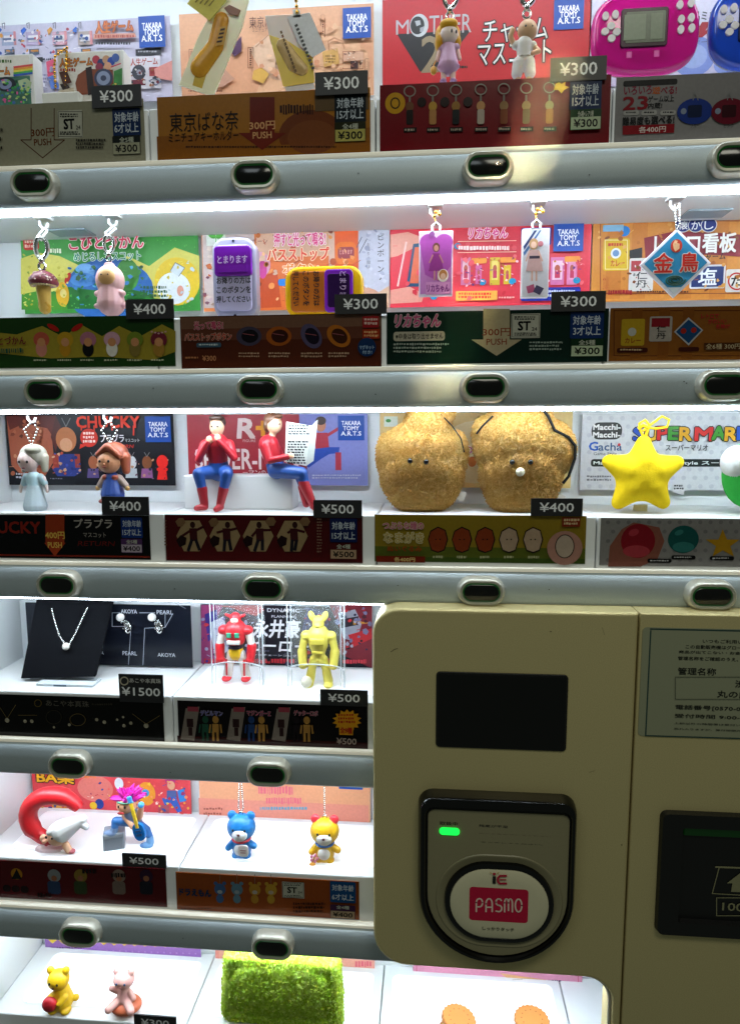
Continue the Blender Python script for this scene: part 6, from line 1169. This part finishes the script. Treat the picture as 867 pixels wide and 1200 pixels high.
q = B(); q.box(-8, -2, -14.4, -12, 58, 64, '#3a9a7a', bev=.8); q.box(2, 8, -14.4, -12, 58, 64, '#3a9a7a', bev=.8); q.box(-8, 8, -13, -9, 49, 54, '#dcd8d4', bev=1); q.box(-7, 7, -10.6, -8, 43, 45, '#2a2230'); q.box(-12, -10, -6.4, -4, 8, 28, '#c8222c'); q.box(10, 12, -6.4, -4, 8, 28, '#c8222c'); q.obj('chest_details', PLAST, r)
r = toy('toy_robot', 'plain pale yellow toy robot', 'robot figure', 374, 804, .040, GR)
YR = '#d8cc5c'
robot(r, YR, YR, YR, YR)
blob('head', [('c', (0, 0, 78), (0, 0, 82), 7.5, 7, YR), ('e', (-8, 0, 88), (4, 4, 7), YR, (0, -20, 0)), ('e', (8, 0, 88), (4, 4, 7), YR, (0, 20, 0)), ('e', (0, -6, 78), (4, 3, 3), YR)], VINYL, r, .7)
q = B(); q.sph((-14, -10, 9), (7, 7, 7), '#dcd8c4', 14, 10); q.obj('foot_ball', PLAST, r); q = B(); q.box(-9, 9, -14.2, -11, 56, 64, '#cfc250', bev=1.2); q.box(-7, 7, -11, -8, 44, 47, '#c8ba48', bev=.6); q.obj('chest_details', VINYL, r)
# --- bay 4
def fl(x, y, b): p = VZ(x, y, FZ(b)); return p
p = fl(68, 992, 4); r = thing('ring_figure', 'toy figure in a white pointed hat crawling beneath a big red ring', 'figure', p, scale=mpp(p.y))
q = B(); arcp = [(-8 + 0, 6, 6)] + [(-4 + 38 * math.cos(a) * 1.0, 6, 36 + 32 * math.sin(a)) for a in [math.radians(250 - i * 13) for i in range(18)]]; q.tube(arcp, [9 + (2.5 if 3 < i < 16 else 0) - (2 if i > 17 else 0) for i in range(len(arcp))], '#b8161e', 16); q.obj('ring', VINYL, r)
blob('body', [('e', (6, -8, 20), (13, 12, 12), '#dcae8c'), ('c', (16, -8, 8), (22, -12, 4), 5, 4.5, '#dcae8c'), ('e', (26, -12, 3), (5, 4, 3), '#c0606a'), ('e', (-13, -9, 17), (5, 4, 5), '#dcae8c'), ('e', (-6, -19, 19), (3.4, 3.4, 3), '#d49a7c')], VINYL, r, .9)
blob('hat', [('c', (12, -6, 27), (38, -4, 42), 15, 6.5, '#d8d8d8'), ('e', (2, -6, 30), (12, 13, 6), '#dcdcdc', (0, -30, 0)), ('c', (34, -4, 40), (44, -6, 33), 7, 4, '#d4d4d6')], VINYL, r, 1.0)
q = B(); q.sph((-3, -19.4, 25), (1.6, .8, 2), '#1c1416'); q.sph((5, -20, 24), (1.4, .8, 1.8), '#1c1416'); q.sph((-4, -19, 14), (2.4, 1, 1.4), '#a03040'); q.obj('face_details', PLAST, r)
q = B(); q.loft([[(-8 + (20 - z) * math.cos(t), -6 + (9 - z * .5) * math.sin(t), z) for t in [2 * math.pi * i / 20 for i in range(20)]] for z in (0, 2, 3)], '#c8b4b8', True, True); q.obj('cape', VINYL, r)
p = fl(134, 997, 4); AM = thing('toy_amplifier', 'small grey block under the guitarist figure boot', 'toy amplifier', p, scale=mpp(p.y), rz=.35)
q = B(); q.box(-13, 13, 0, 22, 0, 23, '#7d848c', bev=.8); q.obj('cabinet', PLAST, AM); q = B(); q.box(-11, 11, -.5, .4, 2, 17, '#6a7078', bev=.2); q.box(-11, 11, -.5, .4, 18.2, 21.6, '#8a9098', bev=.2); q.obj('speaker_grille', PLAST, AM)
p2 = fl(158, 992, 4); r = thing('guitarist_figure', 'guitarist figure with spiky magenta hair and blue guitar, boot on grey block', 'figure', p2, scale=mpp(p2.y))
blob('body', [('e', (-8, 0, 58), (13, 11, 11.5), '#d29a76'), ('c', (2, 0, 36), (-2, 0, 46), 9, 9, '#566078'), ('c', (4, 0, 34), (-22, -3, 36), 6.5, 5.5, '#2a62a0'), ('c', (-22, -3, 36), (-23, -5, 27), 5.5, 4.6, '#2a62a0'), ('c', (5, 0, 32), (16, 3, 22), 6, 5, '#2a62a0'), ('c', (16, 3, 22), (20, 3, 12), 5, 4.2, '#2a62a0'), ('c', (10, -3, 44), (16, -9, 62), 4.5, 3.6, '#d29a76'), ('c', (-10, -2, 44), (4, -11, 34), 4, 3.2, '#d29a76'), ('e', (16, -10, 64), (4.4, 4, 4), '#3a8ac0')], VINYL, r, .9, 3)
blob('boots', [('c', (-23, -5, 27), (-24, -6, 24), 5, 5, '#6a80a0'), ('e', (-28, -8, 22), (9, 5.4, 4), '#6a80a0'), ('c', (20, 3, 12), (20, 3, 5), 4.6, 5, '#6a9ac8'), ('e', (16, 0, 2.6), (9, 5, 3.6), '#6a9ac8')], VINYL, r, .9)
q = B(); random.seed(11)
q.sph((-6, 3, 66), (13, 11, 9), '#c01c8e', 14, 10)
for i in range(34):
    a = random.uniform(-2.6, .9); e = random.uniform(.1, 1.2); d = Vector((math.cos(a) * math.cos(e) * 1.2, math.sin(a) * math.cos(e) * .8, math.sin(e))); c0 = Vector((-6, 1, 66)) + Vector((d.x * 9, d.y * 8, d.z * 6)); q.tube([c0, c0 + d * 6 + Vector((0, 0, 1)), c0 + d * 12 + Vector((random.uniform(-2, 2), 0, 1.5))], [4.2, 3, .4], random.choice(['#c01c8e', '#a8187c', '#d02a9c']), 7)
q.obj('hair', VINYL, r)
q = B(); q.sph((-14, -10, 60), (1.2, .8, 2.2), '#1c1416'); q.sph((-5, -11, 60), (1.2, .8, 2.2), '#1c1416'); q.sph((-11, -10.6, 51.5), (4.6, 1.4, 2), '#a02c2c'); q.tube([(-20, -4, 66), (-14, -9, 65), (-4, -11, 65), (5, -7, 65)], 1.2, '#3a8a6a', 6); q.obj('face_details', PLAST, r)
g = thing('toy_guitar', 'toy guitar with blue body and yellow neck', 'toy guitar', p2 + Vector((13 * mpp(p2.y), -.008, 34 * mpp(p2.y))), scale=mpp(p2.y), ry=-.22)
q = B(); ol = [(9 * math.cos(t) * (1 - .12 * math.cos(2 * t)) , -3 + 13 * math.sin(t) * (1 if math.sin(t) < 0 else .85)) for t in [2 * math.pi * i / 28 for i in range(28)]]; q.prism(ol, -4, 0, '#1c6ab0', bev=1); q.obj('guitar_body', GLOSS, g)
q = B(); q.box(-2, 2, -5, -2, 2, 36, '#d8b428', bev=.6); q.box(-3, 3, -5, -2, 36, 45, '#3a8ac0', bev=.8); q.obj('guitar_neck', PLAST, g); q = B(); q.box(-3.5, 3.5, -4.8, -4, -9, -6, '#123a6a'); q.box(-3.5, 3.5, -4.8, -4, -3, -1, '#123a6a'); q.obj('pickups', PLAST, g)
# two bear charms
GBR = 'bear charms on bead chains'
def bear(r, c1, c2, ear, extra):
    blob('body', [('c', (0, 0, 10), (0, 0, 20), 12, 10.5, c1), ('e', (-7, -3, 3), (5.5, 7, 4), c1), ('e', (7, -3, 3), (5.5, 7, 4), c1), ('c', (-10, -2, 20), (-16, -5, 14), 4.5, 4.2, c1), ('c', (10, -2, 20), (17, -5, 18), 4.5, 4.2, c1), ('e', (0, 0, 40), (18.5, 15, 17), c1), ('e', (-12, 1, 55), (6, 4, 6), ear), ('e', (12, 1, 55), (6, 4, 6), ear)], VINYL, r, .9)
    blob('muzzle_and_belly', [('e', (1, -12.6, 36), (10, 5, 8), c2), ('e', (0, -8.6, 14), (8, 5, 8), c2)], VINYL, r, .7)
    q = B(); q.sph((-7, -14, 43), (1.4, .8, 1.8), '#1c1a20'); q.sph((8, -14, 43), (1.4, .8, 1.8), '#1c1a20'); q.sph((1, -17.6, 39), (2, 1.2, 1.5), '#5a2a2a'); q.obj('face_details', PLAST, r)
    q = B(); q.tube([(11 * math.cos(t), 10.4 * math.sin(t) - .5, 25) for t in [2 * math.pi * i / 20 for i in range(20)]], 1.5, extra, 7, True); q.obj('collar', VINYL, r)
    q = B(); q.tube([(2.6 * math.cos(t), 0, 58 + 2.8 * math.sin(t)) for t in [2 * math.pi * i / 14 for i in range(14)]], .7, '#b8b8b4', 6, True); q.obj('eyelet', METAL, r)
r = toy('bear_charm', 'blue bear charm with white muzzle and red collar', 'figure charm', 284, 1003, .030, GBR); bear(r, '#1c74b8', '#e4e4e6', '#1c74b8', '#c02a34')
q = B(); q.prism(rrect(6, 17, 13, 15, 4), -16, -14, '#e0d8d4', bev=.5); q.prism(rrect(6, 18, 8, 1.2, .4), -16.2, -16, '#a87a7a'); q.prism(rrect(6, 15, 7, 1.2, .4), -16.2, -16, '#a87a7a'); q.obj('held_card', PRINT, r)
hk = loc_(r, HK['bluebear']); chain(r, [(-1, 0, 60), (-3, 0, 66), hk], 1.2, '#b8b8b2'); chain(r, [(1, 0, 60), (3, 0, 66), (hk[0] + 2, hk[1], hk[2])], 1.2, '#b8b8b2')
r = toy('bear_charm', 'yellow bear charm with white muzzle, red ears and blue collar', 'figure charm', 381, 1008, .030, GBR); bear(r, '#e0b01c', '#e6e2de', '#d2303c', '#2a6ab8')
q = B(); q.tube([(-12, -9, 10), (-14, -12, 3)], 1.2, '#c88a3a', 6); q.sph((-14, -12, 0), (4.6, 3, 4.6), '#d89a30'); [q.sph((-12 + 4 * math.cos(a), -11, 9 + 4 * math.sin(a)), 2, '#e088a8', 7, 5) for a in (0, 1.25, 2.5, 3.77, 5)]; q.obj('flower_wand', VINYL, r)
hk = loc_(r, HK['yellowbear']); chain(r, [(0, 0, 60), hk], 1.2, '#b8b8b2')
# --- bay 5
p = fl(74, 1180, 5); r = thing('bear_figurine', 'small yellow bear figurine hugging a red ball', 'figurine', p, scale=mpp(p.y))
YB2 = '#e0b414'
blob('body', [('c', (0, 0, 12), (0, 0, 24), 15, 11, YB2), ('e', (-3, -1, 42), (14.5, 13, 13), YB2), ('e', (-14, 0, 54), (5, 4, 5.6), YB2), ('e', (8, 0, 55), (5, 4, 5.6), YB2), ('c', (-8, -8, 24), (-14, -13, 20), 4.6, 4, YB2), ('c', (8, -8, 22), (4, -14, 18), 4.6, 4, YB2), ('e', (-8, -9, 4), (7, 8, 4.6), YB2), ('e', (9, -8, 4), (7, 8, 4.6), YB2), ('e', (17, 4, 12), (4.5, 4.5, 4.5), YB2)], VINYL, r, .9)
q = B(); q.sph((-9, -15, 17), (10, 7, 10), '#b01c28', 18, 12); q.obj('ball', VINYL, r); q = B(); q.sph((-9, -12.6, 44), (1.6, .9, 2), '#1c1410'); q.sph((2, -13.4, 44), (1.6, .9, 2), '#1c1410'); q.sph((-4, -13.8, 39), (1.8, 1, 1.3), '#3a2418'); q.obj('face_details', PLAST, r)
p = fl(147, 1184, 5); r = thing('bear_figurine', 'pale pink bear figurine sitting on an orange cushion', 'figurine', p, scale=mpp(p.y)); r['group'] = 'bear figurines in the bottom bay'
PK = '#dfa8a0'
blob('cushion', [('e', (2, 0, 9), (21, 17, 9.5), '#c96844'), ('e', (2, 0, 3), (15, 12, 4), '#c96844')], VINYL, r, 1.0)
blob('body', [('c', (0, 0, 20), (0, 0, 30), 10.5, 8, PK), ('e', (1, -1, 47), (14, 12, 11.5), PK), ('e', (-9, 0, 57), (4.6, 3.6, 5), PK), ('e', (11, 0, 57), (4.6, 3.6, 5), PK), ('c', (-9, -2, 30), (-15, -5, 36), 3.6, 3.6, PK), ('c', (9, -2, 30), (15, -5, 24), 3.6, 3.6, PK), ('c', (-6, -6, 19), (-14, -17, 16), 5.4, 5, PK), ('c', (6, -6, 19), (16, -17, 16), 5.4, 5, PK)], VINYL, r, .9)
q = B(); q.sph((-4, -12.6, 49), (1.4, .9, 1.8), '#2a4a7a'); q.sph((7, -12.4, 49), (1.4, .9, 1.8), '#2a4a7a'); q.sph((1.5, -13.4, 44.5), (1.4, .8, 1), '#a05a5a'); q.obj('face_details', PLAST, r)
for o in bpy.data.objects:
    if o.name.startswith('bear_figurine'): o['group'] = 'bear figurines in the bottom bay'
# green fleece pouch
p = fl(331, 1196, 5); r = thing('fleece_pouch', 'fluffy lime green fleece pouch standing in the bottom bay', 'pouch', p, scale=mpp(p.y), ry=.015)
GRC = ['#c4e84a', '#b4dc3a', '#d0f058', '#a4d030', '#d8f46a']
o = blob('body', [('c', (-66, 0, 12), (66, 0, 12), 11, 11, GRC[0]), ('c', (-64, 2, 86), (64, 2, 86), 10, 10, GRC[0]), ('e', (0, 0, 48), (80, 15, 47), GRC[0]), ('c', (-68, 0, 12), (-65, 2, 86), 11, 10, GRC[0]), ('c', (68, 0, 12), (65, 2, 86), 11, 10, GRC[0]), ('e', (-35, 0, 48), (40, 14, 47), GRC[0]), ('e', (35, 0, 48), (40, 14, 47), GRC[0])], FUR, r, 2.2, 4)
furry(o, 9000, 4.2, 2.3, GRC, bend=.9, seed=12)
# sandwich cookies
for x, y, w, label, tilt in ((534, 1186, 43, 'larger scalloped sandwich cookie near the pouch, yellow filling showing', .16), (622, 1188, 43, 'scalloped sandwich cookie nearer the door edge, lying flatter', .02)):
    p = fl(x, y + 26, 5); r = thing('sandwich_cookie', label, 'toy cookie', p, group='toy sandwich cookies', scale=mpp(p.y), ry=tilt)
    M_ = Matrix.Translation((0, 0, 0))
    def disc(z0, z1, R, col, sc=.04, n=88):
        b = B(); ring = lambda rr, z: [(rr * (1 + sc * math.cos(22 * t)) * math.cos(t), rr * (1 + sc * math.cos(22 * t)) * math.sin(t), z) for t in [2 * math.pi * i / n for i in range(n)]]
        b.loft([ring(R * .97, z0), ring(R, z0 + 1), ring(R, z1 - 1.2), ring(R * .96, z1 - .3), ring(R * .6, z1)], col, True, True); return b
    disc(0, 7, w / 2, '#b06c30').obj('lower_biscuit', VINYL, r)
    disc(7, 18, w / 2 * .9, '#e8dcc0' if tilt < .1 else '#e2b83c', .0).obj('filling', VINYL, r)
    b = disc(18, 25, w / 2, '#c07c3c'); 
    for i in range(12): a = 2 * math.pi * i / 12; b.sph((w * .3 * math.cos(a), w * .3 * math.sin(a), 24.9), (.9, .9, .5), '#8a4c1c', 6, 4)
    b.obj('upper_biscuit', VINYL, r)

# bring the toys modelled in pixels to metres
for o in list(bpy.data.objects):
    if o.type == 'EMPTY' and o.parent is None and abs(o.scale[0] - 1) > 1e-6:
        k = o.scale[0]; o.scale = (1, 1, 1)
        for c in o.children:
            c.data.transform(Matrix.Scale(k, 4))
